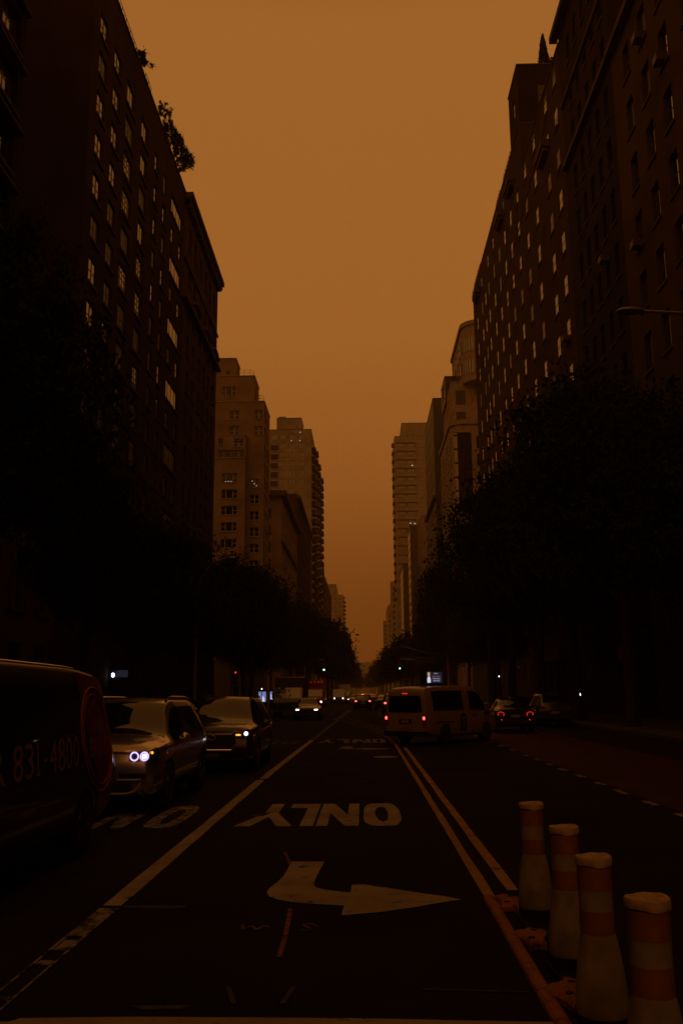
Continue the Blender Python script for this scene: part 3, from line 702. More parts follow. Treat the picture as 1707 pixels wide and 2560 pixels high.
for z in (66.0, 61.9): inst('window', win_mesh(3.2, 2.6, 'wide', 'frame_dark', 'glass_tower', .0), B.root, (22.6, 156.93, z-2.6), 0)
b = mb('lime'); pts = [(18.7+3.5-3.5*math.cos(a), 156.7+3.5-3.5*math.sin(a)) for a in [math.pi/2*k/8 for k in range(9)]]; b.prism([(18.7, 177.5)]+pts+[(36, 156.7), (36, 177.5)], 68.2, 69.0); recalc(B.part('cornice', b))
b = mb('lime'); pts = [(15.7+2.5-2.5*math.cos(a), 154.2+2.5-2.5*math.sin(a)) for a in [math.pi/2*k/8 for k in range(9)]]; b.prism([(15.7, 177)]+pts+[(36, 154.2), (36, 177)], 48.2, 49.0); recalc(B.part('cornice', b))
B.finish()
B = Building('office_slab', 'windowless dark slab on the right, narrower than its neighbours, before the far tower', 'R')
B.tier(16, 34, 191, 218, 0, 65.2, 'slab', front=[], street=cols([195, 200, 205, 210, 215], 1.2, steps(62, 3.6, 14), 1.7), depth=.12, coping='lime_dark')
B.part('cornice', B.course(42.5, .8, .6, 'lime_dark', 191, 218, 16, True)); B.finish()
B = Building('apartment_building', 'small cream house with side balconies on the right, just under the hazy tower', 'R')
B.tier(16, 34, 240, 257, 0, 48.4, 'lime', street=cols([243, 247, 251, 255], 1.6, steps(46, 3, 14), 1.7), front=cols([18.2, 21.2], 1.5, steps(46, 3, 14), 1.7), depth=.2, coping='lime'); B.finish()
B = Building('office_slab', 'dark slab with bright glazed edge facing the street, upper right of far gap', 'R')
gl = [(297.5, 313, z-2.6, z, 'wide') for z in steps(54.8, 3., 12)]
B.tier(16, 34, 296, 314, 0, 56, 'slab', street=gl, depth=.06, gm='glass_tower', fm='frame_white', coping='lime_dark'); B.finish()
B = Building('office_slab', 'plain dark slab with one lit lamp and shiny glass side, right of far gap', 'R')
gl = [(355, 381, z-2.8, z, 'wide') for z in steps(50, 3., 9)]
B.tier(16, 34, 354, 382, 0, 51.5, 'slab', street=gl, depth=.06, gm='glass_tower', fm='frame_white', coping='lime_dark')
b = mb('lamp_dot'); b.lathe([(.03, 0), (.14, .06), (.14, .2), (.03, .26)], 8, c=(20.5, 353.8, 40.5)); B.part('wall_lamp', b); B.finish()
B = Building('balcony_tower', 'very tall hazy tower on the right with rows of balconies, topmost of the far skyline', 'R', 'tower')
rr = steps(119, 2.05, 44); fr = [(x, x+3.4, z-1.2, z, 'wide') for x in (17.2, 21.8) for z in rr]+[(27.6, 29.4, z-1.3, z, 'pair') for z in rr]
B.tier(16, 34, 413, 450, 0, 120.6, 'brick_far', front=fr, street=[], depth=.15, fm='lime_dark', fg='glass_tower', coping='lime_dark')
B.tier(19.6, 34, 416, 446, 119.7, 128, 'brick_far', coping='lime_dark')
bb = mb('lime'); bb.box(-4.6, 4.6, -1.1, -.002, -.2, 0); bb.mat(M['brick_far']); bb.box(-4.6, 4.6, -1.1, -1.04, .001, .85); bbm = bb.mesh('balcony')
for z in rr[::2]: inst('balcony', bbm, B.root, (21.2, 413, z-1.45))
for z in rr[::2]:
    inst('balcony', bmesh_bal, B.root, (16, 420, z-1.3), R(180))
for p in ((24.5, 78.2), (22.5, 78.4), (24, 106)):
    b = mb('lamp_dot'); b.lathe([(.03, 0), (.13, .06), (.13, .2), (.03, .26)], 8, c=(p[0], 411.6, p[1])); B.part('wall_lamp', b)
B.finish()
for (y0, y1, h, lab, nm) in ((507, 523, 63, 'square topped grey block right of the far gap, second from the street end', 'apartment_building'), (712, 728, 57, 'lowest smoky block on the right, closest to the street end', 'apartment_building')):
    B = Building(nm, lab, 'R'); B.tier(16, 34, y0, y1, 0, h, 'brick_far', street=cols([(y0+y1)/2], 3, steps(h-3, 3.3, 10), 1.8), front=cols([18, 22], 2, steps(h-3, 3.3, 10), 1.8), depth=.2); B.finish()
B = Building('apartment_building', 'round shouldered grey block on the right of the far gap, third from the street end', 'R')
wl = mb('brick_far'); prof = [(16, 0), (16, 56)]+[(16+5-5*math.cos(a), 56+5*math.sin(a)) for a in [math.pi/2*k/6 for k in range(1, 7)]]+[(34, 61), (34, 0)]
wl.poly([(x, 608, z) for x, z in prof]+[(x, 625, z) for x, z in prof], [tuple(range(len(prof)))]+[tuple(range(2*len(prof)-1, len(prof)-1, -1))]+[(i, (i+1) % len(prof), len(prof)+(i+1) % len(prof), len(prof)+i) for i in range(len(prof))])
recalc(wl.build('wall', B.root))
gme3 = win_mesh(2.4, 1.8, 'wide', 'frame_dark', 'glass', 0.)
for z in steps(53, 3.3, 12):
    for x in (17.5, 22): inst('window', gme3, B.root, (x, 607.93, z-1.8), 0)
B.finish()
B = Building('apartment_building', 'long low house row far down the right side, behind the smallest trees', 'R'); B.tier(16.5, 34, 745, 1000, 0, 32, 'brick_brown', street=cols([752+12*i for i in range(8)], 2.4, steps(30, 3.4, 8), 1.9), depth=.2); B.finish()
B = Building('apartment_building', 'faint block closing the far end of the street in the smoke', 'R'); B.tier(-70, 62, 1350, 1400, 0, 46, 'brick_far', front=cols([-60+12*i for i in range(10)], 4, steps(42, 6, 8), 3, 'wide'), depth=.3); B.finish()

# ------------------------------------------------------------------ trees
def leaf_cloud(name, rx, rz, clumps, per, size, seed, mat='leaf', gap=.35, flat_bottom=.0, cr=.24):
    rnd = random.Random(seed); b = mb(mat); V = b.v; Fc = b.f; Mi = b.mi
    lobes = [(Vector((rnd.uniform(-.5, .5)*rx, rnd.uniform(-.5, .5)*rx, rnd.uniform(-.45, .55)*rz)), rnd.uniform(.45, .75)) for _ in range(7)]
    k = 0
    while k < clumps:
        lb, s = rnd.choice(lobes); d = Vector((rnd.gauss(0, 1), rnd.gauss(0, 1), rnd.gauss(0, 1))).normalized()
        c = lb+Vector((d.x*rx, d.y*rx, d.z*rz))*s*rnd.uniform(.55, 1.)
        if (c.x/rx)**2+(c.y/rx)**2+(c.z/rz)**2 > 1.1: continue
        if flat_bottom and c.z < -rz*flat_bottom: c.z *= .6
        k += 1; r = rx*cr*rnd.uniform(.55, 1.35)
        for _ in range(per):
            p = c+Vector((rnd.gauss(0, .5), rnd.gauss(0, .5), rnd.gauss(0, .4)))*r
            n = Vector((rnd.gauss(0, 1), rnd.gauss(0, 1), rnd.gauss(.3, 1))).normalized(); a = n.orthogonal().normalized(); q = n.cross(a)
            t = rnd.uniform(0, 6.28); e = a*math.cos(t)+q*math.sin(t); f = n.cross(e); s_ = size*rnd.uniform(.6, 1.3)
            i = len(V); V += [tuple(p-e*s_), tuple(p+f*s_*.45), tuple(p+e*s_), tuple(p-f*s_*.45)]; Fc.append((i, i+1, i+2, i+3)); Mi.append(0)
    return b.mesh(name)
CROWNS = [leaf_cloud('crown', 3.4, 3.9, 270, 95, .098, s, flat_bottom=.6) for s in (3, 11, 29, 41)]
FAR_CROWNS = [leaf_cloud('crown', 3.6, 4.0, 130, 34, .27, s, flat_bottom=.6) for s in (5, 17)]
def trunk_mesh(seed):
    rnd = random.Random(seed); b = mb('bark')
    b.tube([(0, 0, 0), (.02, 0, .4), (.05, .03, 2.2), (.02, .1, 4.2), (0, .05, 6.)], [.24, .18, .15, .13, .09], 9)
    for i in range(7):
        a = i*2.4+rnd.uniform(-.4, .4); z = 2.9+i*.42; L = rnd.uniform(1.7, 2.9)
        b.tube([(0, .05, z), (math.cos(a)*L*.4, math.sin(a)*L*.4, z+L*.45), (math.cos(a)*L, math.sin(a)*L, z+L*1.05)], [.075, .055, .02], 6)
    return b.mesh('trunk')
TRUNKS = [trunk_mesh(s) for s in (1, 2, 3)]
TREES = []
def tree(x, y, h, label, i, w=1., group='street trees along both pavements', far=False):
    o = thing('street_tree', label, 'tree', (x, y, .135), rz=i*1.7, group=group)
    s = h/10.2
    t = inst('trunk', TRUNKS[i % 3], o); t.scale = (s, s, s*1.0)
    c = inst('crown', (FAR_CROWNS if far else CROWNS)[i % (2 if far else 4)], o, (0, 0, 6.35*s), i*.9); c.scale = (s*w, s*w, s)
ORD = ['nearest', 'second nearest', 'third nearest', 'fourth nearest', 'fifth nearest', 'sixth nearest', 'seventh nearest', 'eighth nearest', 'ninth nearest', 'tenth nearest', 'eleventh nearest', 'twelfth nearest', 'thirteenth nearest', 'fourteenth nearest']
Lt = [(-10.4, 17.5, 12.8, .95), (-10.3, 25, 16.2, .58), (-10.2, 33.5, 11.6, .72), (-10.2, 41.5, 9.9, .85), (-10.0, 50, 10.4, .95), (-9.9, 60, 11.6, 1.05), (-9.8, 71, 12.6, 1.05), (-9.9, 80.5, 12.8, 1.0), (-11.2, 85, 9.5, 1.1), (-11.5, 114.5, 12, 1.1), (-9.7, 121, 14.6, 1.1), (-9.5, 131, 14.8, 1.1), (-9.4, 146, 14.9, 1.1)]
for i, (x, y, h, w) in enumerate(Lt):
    tree(x, y, h, f'dark leafy street tree on the left pavement, {ORD[i]} to the camera there', i, w)
Rt = [(12.0, 24.5, 11.6, .9), (11.8, 31.5, 12.6, .9), (11.6, 40.5, 16.4, .9), (11.6, 50, 16.0, .95), (11.4, 59.5, 17.9, .9), (11.2, 70, 18.6, .85), (11.2, 80, 19.4, .8), (12.6, 85.5, 11.5, 1.0), (13.0, 114, 13.5, .95), (11.3, 118.5, 18.2, .75), (11.3, 127, 16.6, .8), (11.4, 140, 13.4, .9), (11.5, 158, 11.2, 1.0)]
for i, (x, y, h, w) in enumerate(Rt):
    tree(x, y, h, f'dark leafy street tree on the right pavement, {ORD[i]} to the camera there', i+2, w)
k = 0
for y in (164, 183, 204, 228, 256, 290, 330, 380, 440, 510, 600, 700, 820):
    tree(-9.0 + min(5.0, y*.0052), y, 15.2, 'small far street tree in the dim row down the left side', k, 1.1, 'far trees down the left side', True); k += 1
for y in (182, 205, 232, 262, 300, 345, 400, 470, 550, 650, 780):
    tree(11.0-min(5.5, y*.0075), y, 11.8+min(4., y*.006), 'small far street tree in the dim row down the right side', k, 1.15, 'far trees down the right side', True); k += 1
# roof planting: stands in planters on the roof, its own thing
def roof_plant(name, label, me, loc, trunk=0, sc=(1, 1, 1), back=-.95):
    o = thing(name, label, 'plant', loc)
    c = inst('foliage', me, o, (0, 0, trunk)); c.scale = sc
    b = mb('bark'); b.tube([(back, 0, -.3), (back*.7, 0, trunk*.5), (0, .05, trunk+.1)], [.07, .05, .03], 6); b.build('stem', o)
    b = mb('brownstone'); b.box(back-.25, back+.25, -.35, .35, -1.1, -.2); b.build('planter', o)
s1 = leaf_cloud('foliage', .8, .8, 30, 45, .10, 61, 'leaf_roof'); s2 = leaf_cloud('foliage', .95, 1.1, 40, 45, .10, 67, 'leaf_roof'); s3 = leaf_cloud('foliage', 1.1, 1.0, 60, 55, .10, 71, 'leaf_roof')
roof_plant('roof_shrub', 'wispy shrub leaning over the left roof edge beside the railing', s1, (-14.0, 51.9, 41.9), .35, (.9, 1.0, .85))
roof_plant('roof_tree', 'small rounded tree standing alone on the left roof edge', s2, (-14.0, 58.7, 41.9), 1.55, (.55, .7, .72))
roof_plant('roof_hedge', 'bushy hedge spilling over the left roof at its far end, nearer half', s3, (-13.95, 61.2, 41.9), 1.5, (.6, 1.3, .8))
roof_plant('roof_hedge', 'bushy hedge spilling over the left roof at its far end, farther half', s3, (-13.75, 64.2, 41.9), 1.6, (.7, 1.4, 1.2))
cyp = leaf_cloud('foliage', .62, .62, 30, 10, .1, 5, 'leaf')
b = mb('leaf'); rnd = random.Random(4)
for i in range(1500):
    h = rnd.random(); r = .58*(1-h)**.7*min(1, .5+h*4)*rnd.uniform(.7, 1.1); a = rnd.uniform(0, 6.28); p = Vector((r*math.cos(a), r*math.sin(a), h*3.6)); e = Vector((rnd.gauss(0, .06), rnd.gauss(0, .06), .16)); f = Vector((rnd.gauss(0, 1), rnd.gauss(0, 1), 0)).normalized()*.06
    b.face([p-e, p+f, p+e, p-f])
roof_plant('roof_cypress', 'slim pointed cypress on the right rooftop, against the sky', b.mesh('foliage'), (19.05, 81.5, 63.9), .0, back=0.)
roof_plant('roof_shrub', 'low shrub beside the pointed cypress on the right rooftop', s3, (20.05, 81.6, 64.0), .2, (.9, .6, .6), back=0.)

# ------------------------------------------------------------------ vehicles
def pchip(xs, ys, x):
    n = len(xs)
    if x <= xs[0]: return ys[0]
    if x >= xs[-1]: return ys[-1]
    h = [xs[i+1]-xs[i] for i in range(n-1)]; d = [(ys[i+1]-ys[i])/h[i] for i in range(n-1)]
    m = [d[0]]+[0 if d[i-1]*d[i] <= 0 else 2*d[i-1]*d[i]/(d[i-1]+d[i]) for i in range(1, n-1)]+[d[-1]]
    for i in range(n-1):
        if x <= xs[i+1]:
            t = (x-xs[i])/h[i]
            return ys[i]*(2*t**3-3*t*t+1)+h[i]*m[i]*(t**3-2*t*t+t)+ys[i+1]*(-2*t**3+3*t*t)+h[i]*m[i+1]*(t**3-t*t)
class Shell:
    """car body surface: stations (y, zb, w, zbelt, wt, ztop) -> point(y, s); s 0..7 right half from below to the roof, 7..14 left half"""
    def __init__(s, keys, crown=.03, tumble=.965, waist=1.0):
        keys = sorted(keys); s.ys = [k[0] for k in keys]; s.c = [[k[i] for k in keys] for i in range(1, 6)]; s.crown = crown; s.tum = tumble
    def sec(s, y):
        zb, w, zl, wt, zt = [pchip(s.ys, c, y) for c in s.c]
        return [(0, zb), (w*.86, zb), (w*.975, zb+.12), (w, zb+(zl-zb)*.58), (w*s.tum, zl), (wt, zt-.055), (wt*.82, zt), (0, zt+s.crown)]
    def P(s, y, t):
        sg = 1
        if t > 7: t = 14-t; sg = -1
        q = s.sec(y); i = min(6, int(t)); f = t-i
        p0, p1, p2, p3 = q[max(0, i-1)], q[i], q[i+1], q[min(7, i+2)]
        if i == 6: p3 = (-q[6][0], q[6][1])
        o = []
        for a in (0, 1):
            cr = .5*((2*p1[a])+(-p0[a]+p2[a])*f+(2*p0[a]-5*p1[a]+4*p2[a]-p3[a])*f*f+(-p0[a]+3*p1[a]-3*p2[a]+p3[a])*f**3)
            ln = p1[a]*(1-f)+p2[a]*f; o.append(.45*cr+.55*ln)
        return Vector((sg*o[0], y, o[1]))
    def N(s, y, t):
        e = .02; a = s.P(min(s.ys[-1], y+e), t)-s.P(max(s.ys[0], y-e), t); b = s.P(y, min(14, t+.05))-s.P(y, max(0, t-.05))
        n = a.cross(b).normalized()
        c = s.P(y, t); 
        if n.dot(Vector((c.x, 0, c.z-.7))) < 0: n = -n
        return n
    def body(s, ny=44, sub=3):
        b = MB(); ys = []
        for i in range(len(s.ys)-1):
            k = max(2, int((s.ys[i+1]-s.ys[i])/.11)); ys += [s.ys[i]+(s.ys[i+1]-s.ys[i])*j/k for j in range(k)]
        ys.append(s.ys[-1]); ts = [i/sub for i in range(14*sub)]
        n = len(ts); vs = []; fs = []
        for y in ys: vs += [s.P(y, t) for t in ts]
        for j in range(len(ys)-1):
            for i in range(n): fs.append((j*n+i, j*n+(i+1) % n, (j+1)*n+(i+1) % n, (j+1)*n+i))
        fs.append(tuple(range(n-1, -1, -1))); fs.append(tuple((len(ys)-1)*n+i for i in range(n)))
        return vs, fs
    def patch(s, b, y0, y1, t0, t1, off=.006, n=8, m=6, shear=0.):
        vs = []; fs = []
        for j in range(n+1):
            for i in range(m+1):
                t = t0+(t1-t0)*i/m; y = y0+(y1-y0)*j/n+shear*(i/m)
                vs.append(s.P(y, t)+s.N(y, t)*off)
        for j in range(n):
            for i in range(m): fs.append((j*(m+1)+i, j*(m+1)+i+1, (j+1)*(m+1)+i+1, (j+1)*(m+1)+i))
        b.poly(vs, fs)
def wheel_meshes(r, w):
    t = mb('rubber'); t.lathe([(r*.66, -w/2), (r*.93, -w/2), (r, -w/2+.03), (r, w/2-.03), (r*.93, w/2), (r*.66, w/2)], 28, 'x')
    rm = mb('alloy'); rm.lathe([(r*.66, -w/2+.03), (r*.655, w/2+.003), (r*.6, w/2-.01), (r*.58, w/2-.07), (.0001, w/2-.07)], 28, 'x')
    for k in range(5):
        a = 2*math.pi*k/5
        for da in (-.13, .13):
            p = (w/2-.03, math.cos(a)*.05, math.sin(a)*.05); q = (w/2-.012, math.cos(a+da)*r*.62, math.sin(a+da)*r*.62); rm.tube([p, q], [.03, .022], 6)
    rm.lathe([(.07, w/2-.06), (.07, w/2-.005), (.05, w/2)], 14, 'x')
    return t.mesh('tyre', True), rm.mesh('rim')
WH = {}
def add_wheels(root, xs, ys, r, w, rim=True):
    if (r, w) not in WH: WH[(r, w)] = wheel_meshes(r, w)
    tm, rm = WH[(r, w)]
    for y in ys:
        for s in (-1, 1):
            o = inst('wheel', tm, root, (s*xs, y, r), 0 if s > 0 else R(180))
            o2 = inst('rim', rm, o)
def cut_wells(root, shell_o, ys, xs, r):
    c = MB()
    for y in ys:
        for s in (-1, 1): c.lathe([(r, (xs-.33)), (r, xs+.5)] if s > 0 else [(r, -(xs+.5)), (r, -(xs-.33))], 28, 'x', (0, y, r*.94))
    co = recalc(c.build('cutter'))
    md = shell_o.modifiers.new('b', 'BOOLEAN'); md.object = co; md.operation = 'DIFFERENCE'; md.solver = 'EXACT'
    co.matrix_parent_inverse.identity(); bpy.context.view_layer.update()
    dg = bpy.context.evaluated_depsgraph_get(); me = bpy.data.meshes.new_from_object(shell_o.evaluated_get(dg))
    shell_o.modifiers.clear(); old = shell_o.data; shell_o.data = me
    bpy.data.objects.remove(co)
def make_shell(sh, mat, wells, xs, r):
    vs, fs = sh.body(); b = MB().mat(M[mat]); b.poly(vs, fs)
    o = b.build('body'); recalc(o)
    cut_wells(None, o, wells, xs, r); smooth_by_angle(o); return o

SUV_K = [(-2.35, .48, .80, .96, .66, 1.08), (-2.25, .36, .895, 1.01, .69, 1.26), (-1.98, .27, .93, 1.03, .63, 1.60), (-1.5, .24, .945, 1.02, .635, 1.665), (0, .23, .945, .99, .645, 1.675), (.22, .23, .945, .985, .63, 1.635), (1.24, .23, .945, .975, .80, 1.10), (1.65, .24, .935, .955, .80, 1.075), (2.1, .26, .905, .92, .78, 1.03), (2.28, .30, .86, .85, .75, .98), (2.35, .36, .80, .78, .72, .91)]
SED_K = [(-2.35, .46, .78, .92, .66, 1.0), (-2.2, .33, .87, .96, .70, 1.07), (-1.75, .24, .9, .97, .68, 1.12), (-1.15, .22, .91, .96, .60, 1.38), (-.4, .21, .915, .945, .59, 1.46), (.2, .21, .915, .93, .575, 1.43), (1.05, .21, .905, .90, .76, .99), (1.7, .23, .89, .84, .75, .92), (2.15, .26, .85, .74, .70, .82), (2.3, .32, .77, .64, .66, .74)]
VAN_K = [(-2.4, .42, .84, 1.02, .70, 1.70), (-2.32, .36, .885, 1.06, .735, 1.84), (-2.0, .28, .9, 1.08, .75, 1.93), (-1.0, .24, .905, 1.08, .76, 1.965), (.6, .24, .905, 1.07, .755, 1.96), (1.0, .24, .905, 1.06, .73, 1.90), (1.75, .25, .90, 1.03, .80, 1.17), (2.1, .28, .87, .92, .78, 1.05), (2.33, .36, .80, .72, .70, .86)]

def windows_of(sh, root, kind):
    if kind == 'suv':
        fw_, rw, cells, t0, t1 = (.32, 1.19), (-2.26, -2.03), [(-1.95, -1.38), (-1.3, -.28), (-.2, .92)], 4.1, 4.86
    elif kind == 'sedan':
        fw_, rw, cells, t0, t1 = (.28, 1.0), (-1.72, -1.2), [(-1.22, -.42), (-.33, .72)], 4.1, 4.86
    else:
        fw_, rw, cells, t0, t1 = (1.06, 1.7), (-2.37, -2.36), ([(-1.95, -.05), (.38, 1.45)] if kind == 'taxi' else [(-1.95, -.75), (-.62, .35), (.45, 1.42)]), 4.08, 4.86
    g = mb('car_glass'); sh.patch(g, fw_[0], fw_[1], 5.12, 8.88, .006, 8, 14); g.build('windscreen', root, True)
    if kind in ('suv', 'sedan'):
        g = mb('car_glass'); sh.patch(g, rw[0], rw[1], 5.15, 8.85, .006, 6, 14); g.build('rear_window', root, True)
    for a, c in cells:
        for left in (0, 1):
            g = mb('car_glass'); 
            if left: sh.patch(g, a, c, 14-t1, 14-t0, .006, 8, 4)
            else: sh.patch(g, a, c, t0, t1, .006, 8, 4)
            g.build('side_window', root, True)
def common_parts(sh, root, kind, mat, plate=True):
    for s in (-1, 1):
        b = MB().mat(M[mat]); ym = .78 if kind == 'suv' else (.7 if kind == 'sedan' else (2.4 if kind == 'long' else 1.32)); zm = 1.05 if kind != 'sedan' else .98
        b.lathe([(.02, -.08), (.075, -.055), (.09, 0), (.085, .06), (.05, .085)], 12, 'y', (s*1.03, ym, zm)); b.mat(M['trim']); b.tube([(s*.88, ym+.02, zm-.08), (s*.98, ym, zm-.03)], .025, 6)
        b.build('wing_mirror', root, True)
        for yh in ((-.05, -1.1) if kind in ('suv', 'sedan') else ((.62,) if kind == 'van' else (2.05,))):
            b = mb('chrome' if kind == 'suv' else 'trim'); p = sh.P(yh, 3.75 if s > 0 else 14-3.75); x = abs(p.x)+.015
            b.box(s*x-.012, s*x+.012, yh-.1, yh+.1, p.z-.012, p.z+.018); b.build('door_handle', root)
def disc(b, c, r, n=16, axis='y', d=1):
    b.lathe([(r, 0), (r, .012*d), (r*.6, .02*d)], n, axis, c)
def ring(b, c, r, t, n=22):
    b.tube([(c[0]+r*math.cos(2*math.pi*k/n), c[1], c[2]+r*math.sin(2*math.pi*k/n)) for k in range(n+1)], t, 6, False)
def yb(y, w, xc, z0, z1, b):   # thin box on a fascia
    b.box(xc-w/2, xc+w/2, y-.03, y+.012, z0, z1)

def make_suv_front(name, label, mat, lights, loc, rz, scale=1/K, style='kidney', group=None):
    root = thing(name, label, 'car', loc, rz, group, scale)
    sh = Shell(SUV_K); o = make_shell(sh, mat, (-1.45, 1.42), .82, .40); o.parent = root; o.name = 'body'
    windows_of(sh, root, 'suv'); common_parts(sh, root, 'suv', mat); add_wheels(root, .82, (-1.45, 1.42), .365, .235)
    for s in (-1, 1):
        b = mb('chrome' if style == 'kidney' else 'trim'); pts = [sh.P(y, 5.5 if s > 0 else 8.5)+Vector((0, 0, .045)) for y in [-1.9+.22*i for i in range(11)]]; b.tube(pts, .018, 6); b.build('roof_rail', root, True)
        b = mb('trim'); 
        if s > 0: sh.patch(b, -1.0, .98, 1.2, 2.2, .008)
        else: sh.patch(b, -1.0, .98, 11.8, 12.8, .008)
        b.build('side_skirt', root)
        b = mb('chrome'); p0 = sh.P(-.95, 2.4 if s > 0 else 11.6); p1 = sh.P(.9, 2.4 if s > 0 else 11.6); b.tube([p0+Vector((s*.012, 0, 0)), p1+Vector((s*.012, 0, 0))], .012, 5); b.build('side_trim', root)
        # headlamp: dark lens wrapping round the corner, lit elements inside the edge
        b = mb('lamp_glass'); 
        if s > 0: sh.patch(b, 2.02, 2.33, 3.55, 4.55, .012, 6, 5)
        else: sh.patch(b, 2.02, 2.33, 9.45, 10.45, .012, 6, 5)
        hl = b.build('headlight', root, True)
        if style == 'kidney':
            for xx in (.60, .745):
                yy = 2.375 if xx < .7 else 2.36
                r_ = mb('halo'); ring(r_, (s*xx, yy, .855), .058, .011); r_.build('halo_ring', hl, True)
                if xx > .7: b = mb('head_white'); disc(b, (s*xx, yy-.01, .855), .036); b.build('lamp', hl)
                b = mb('lamp_glass'); b.box(s*xx-.075, s*xx+.075, 2.3, yy-.012, .785, .925); b.build('reflector', hl)
            b = mb('amber'); disc(b, (s*.835, 2.25, .90), .02); b.build('side_lamp', hl)
        else:
            b = mb('lamp_glass'); b.prism([(0, 0)], 0, 0) if False else b.box(s*.52, s*.84, 2.3, 2.352, .82, .91); b.build('reflector', hl)
            b = mb('head_white'); disc(b, (s*.76, 2.355, .875), .045); b.build('lamp', hl)
            b = mb('amber'); b.box(s*.53, s*.64, 2.353, 2.362, .83, .865); b.build('indicator', hl)
    if style == 'kidney':
        for s in (-1, 1):
            pts = [(s*.03, .58), (s*.26, .59), (s*.31, .70), (s*.29, .83), (s*.22, .89), (s*.05, .89), (s*.02, .81)]
            g = mb('trim'); n = len(pts); g.poly([(x, 2.34, z) for x, z in pts]+[(x, 2.375, z) for x, z in pts], [tuple(range(n)), tuple(range(2*n-1, n-1, -1))]+[(i, (i+1) % n, n+(i+1) % n, n+i) for i in range(n)])
            g.mat(M['chrome']); g.tube([(x, 2.378, z) for x, z in pts]+[(pts[0][0], 2.378, pts[0][1])], .014, 6)
            for k in range(6): x = s*(.07+.038*k); g.tube([(x, 2.38, .60), (x, 2.38, .87)], .006, 4)
            recalc(g.build('grille', root))
        g = mb('silver_trim')
        for s in (-1, 1): g.tube([(s*.80, 2.30, .53), (s*.62, 2.365, .52), (s*.36, 2.372, .52)], .016, 6); g.tube([(s*.70, 2.345, .47), (s*.62, 2.37, .36), (s*.5, 2.38, .325), (0, 2.385, .325)], .018, 6)
        g.build('bumper_trim', root, True)
        g = mb('trim'); g.box(-.56, .56, 2.30, 2.367, .34, .47); g.box(.38, .78, 2.27, 2.353, .545, .61); g.box(-.78, -.38, 2.27, 2.353, .545, .61); g.build('air_intake', root)
        for s in (-1, 1):
            g = mb('halo'); g.lathe([(.03, 0), (.03, .01), (.02, .015)], 12, 'y', (s*.66, 2.346, .485)); g.build('fog_lamp', root) if s > 0 else None
    else:
        pts = [(-.45, .86), (.45, .86), (.53, .70), (.44, .52), (-.44, .52), (-.53, .70)]; n = len(pts)
        g = mb('trim'); g.poly([(x, 2.34, z) for x, z in pts]+[(x, 2.37, z) for x, z in pts], [tuple(range(n)), tuple(range(2*n-1, n-1, -1))]+[(i, (i+1) % n, n+(i+1) % n, n+i) for i in range(n)])
        g.mat(M['chrome']); g.tube([(x, 2.374, z) for x, z in pts]+[(pts[0][0], 2.374, pts[0][1])], .018, 6); recalc(g.build('grille', root))
        g = mb('chrome'); g.tube([(.085*math.cos(2*math.pi*k/18), 2.392, .79+.05*math.sin(2*math.pi*k/18)) for k in range(19)], .009, 6, False); g.build('emblem', root)
        g = mb('plate_red'); g.box(-.16, .16, 2.345, 2.378, .36, .45); g.build('licence_plate', root)
        g = mb('trim'); g.box(-.7, .7, 2.27, 2.345, .31, .345); g.build('air_intake', root)
    b = mb('tag'); c = sh.P(.98, 7.9 if style != 'kidney' else 8.1); 
    nrm = sh.N(.98, 7.9); pts = []
    for dx, dt in ((0, 0), (.13, 0), (.13, -.07), (0, -.07)): pp = sh.P(1.06-dt, 7.); pts.append(Vector((-.42-dx, 1.06-dt, sh.P(1.06-dt, 8.0).z))+nrm*.012)
    b.face(pts); b.build('sticker', root)
    for s in (-1, 1):
        b = mb('tail_off'); sh.patch(b, -2.32, -2.15, 3.7 if s > 0 else 9.5, 4.5 if s > 0 else 10.3, .012, 4, 4); b.build('tail_light', root)
    return root
def make_rear_car(name, label, mat, kind, loc, rz=0, lit='tail_hot', group=None, plate='plate', cat='car', head=None):
    root = thing(name, label, cat, loc, rz, group, 1/K)
    keys = SUV_K if kind == 'suv' else SED_K; wy = (-1.42, 1.4) if kind == 'suv' else (-1.35, 1.35); wr = .355 if kind == 'suv' else .325
    sh = Shell(keys); o = make_shell(sh, mat, wy, .80, wr+.04); o.parent = root; o.name = 'body'
    windows_of(sh, root, kind); common_parts(sh, root, kind, mat); add_wheels(root, .80, wy, wr, .22)
    zt = .98 if kind == 'suv' else .86; yr = keys[0][0]
    for s in (-1, 1):
        b = mb(lit); b.box(s*.6, s*.79, yr-.02, yr+.1, zt-.09, zt+.04); tl = b.build('tail_light', root)
        b = mb('tail_off'); b.box(s*.42, s*.595, yr-.012, yr+.1, zt-.06, zt+.02); b.build('tail_light_lens', root)
        b = mb(head or 'lamp_glass'); fy = sh.ys[-1]; b.box(s*.5, s*.72, fy-.06, fy+.012, .66, .74); b.build('headlight', root)
    b = mb(plate); b.box(-.2, .2, yr-.018, yr+.05, .66, .78); b.build('licence_plate', root)
    b = mb('trim'); b.box(-.78, .78, yr-.05, yr+.12, .42, .56); b.build('bumper', root)
    b = mb('trim'); b.box(-.45, .45, sh.ys[-1]-.04, sh.ys[-1]+.014, .48, .62); b.build('grille', root)
    if kind == 'suv':
        b = mb(lit); b.box(-.14, .14, -2.06, -1.98, 1.60, 1.63); b.build('brake_light', root)
        b = mb('chrome'); b.box(-.3, .3, yr-.02, yr, .86, .885); b.build('tailgate_trim', root)
    return root
def make_front_sedan(name, label, mat, loc, group=None, kind='sedan', lit='head_warm'):
    r = make_rear_car(name, label, mat, kind, loc, R(180), 'tail_off', group, 'plate', 'car', lit); return r

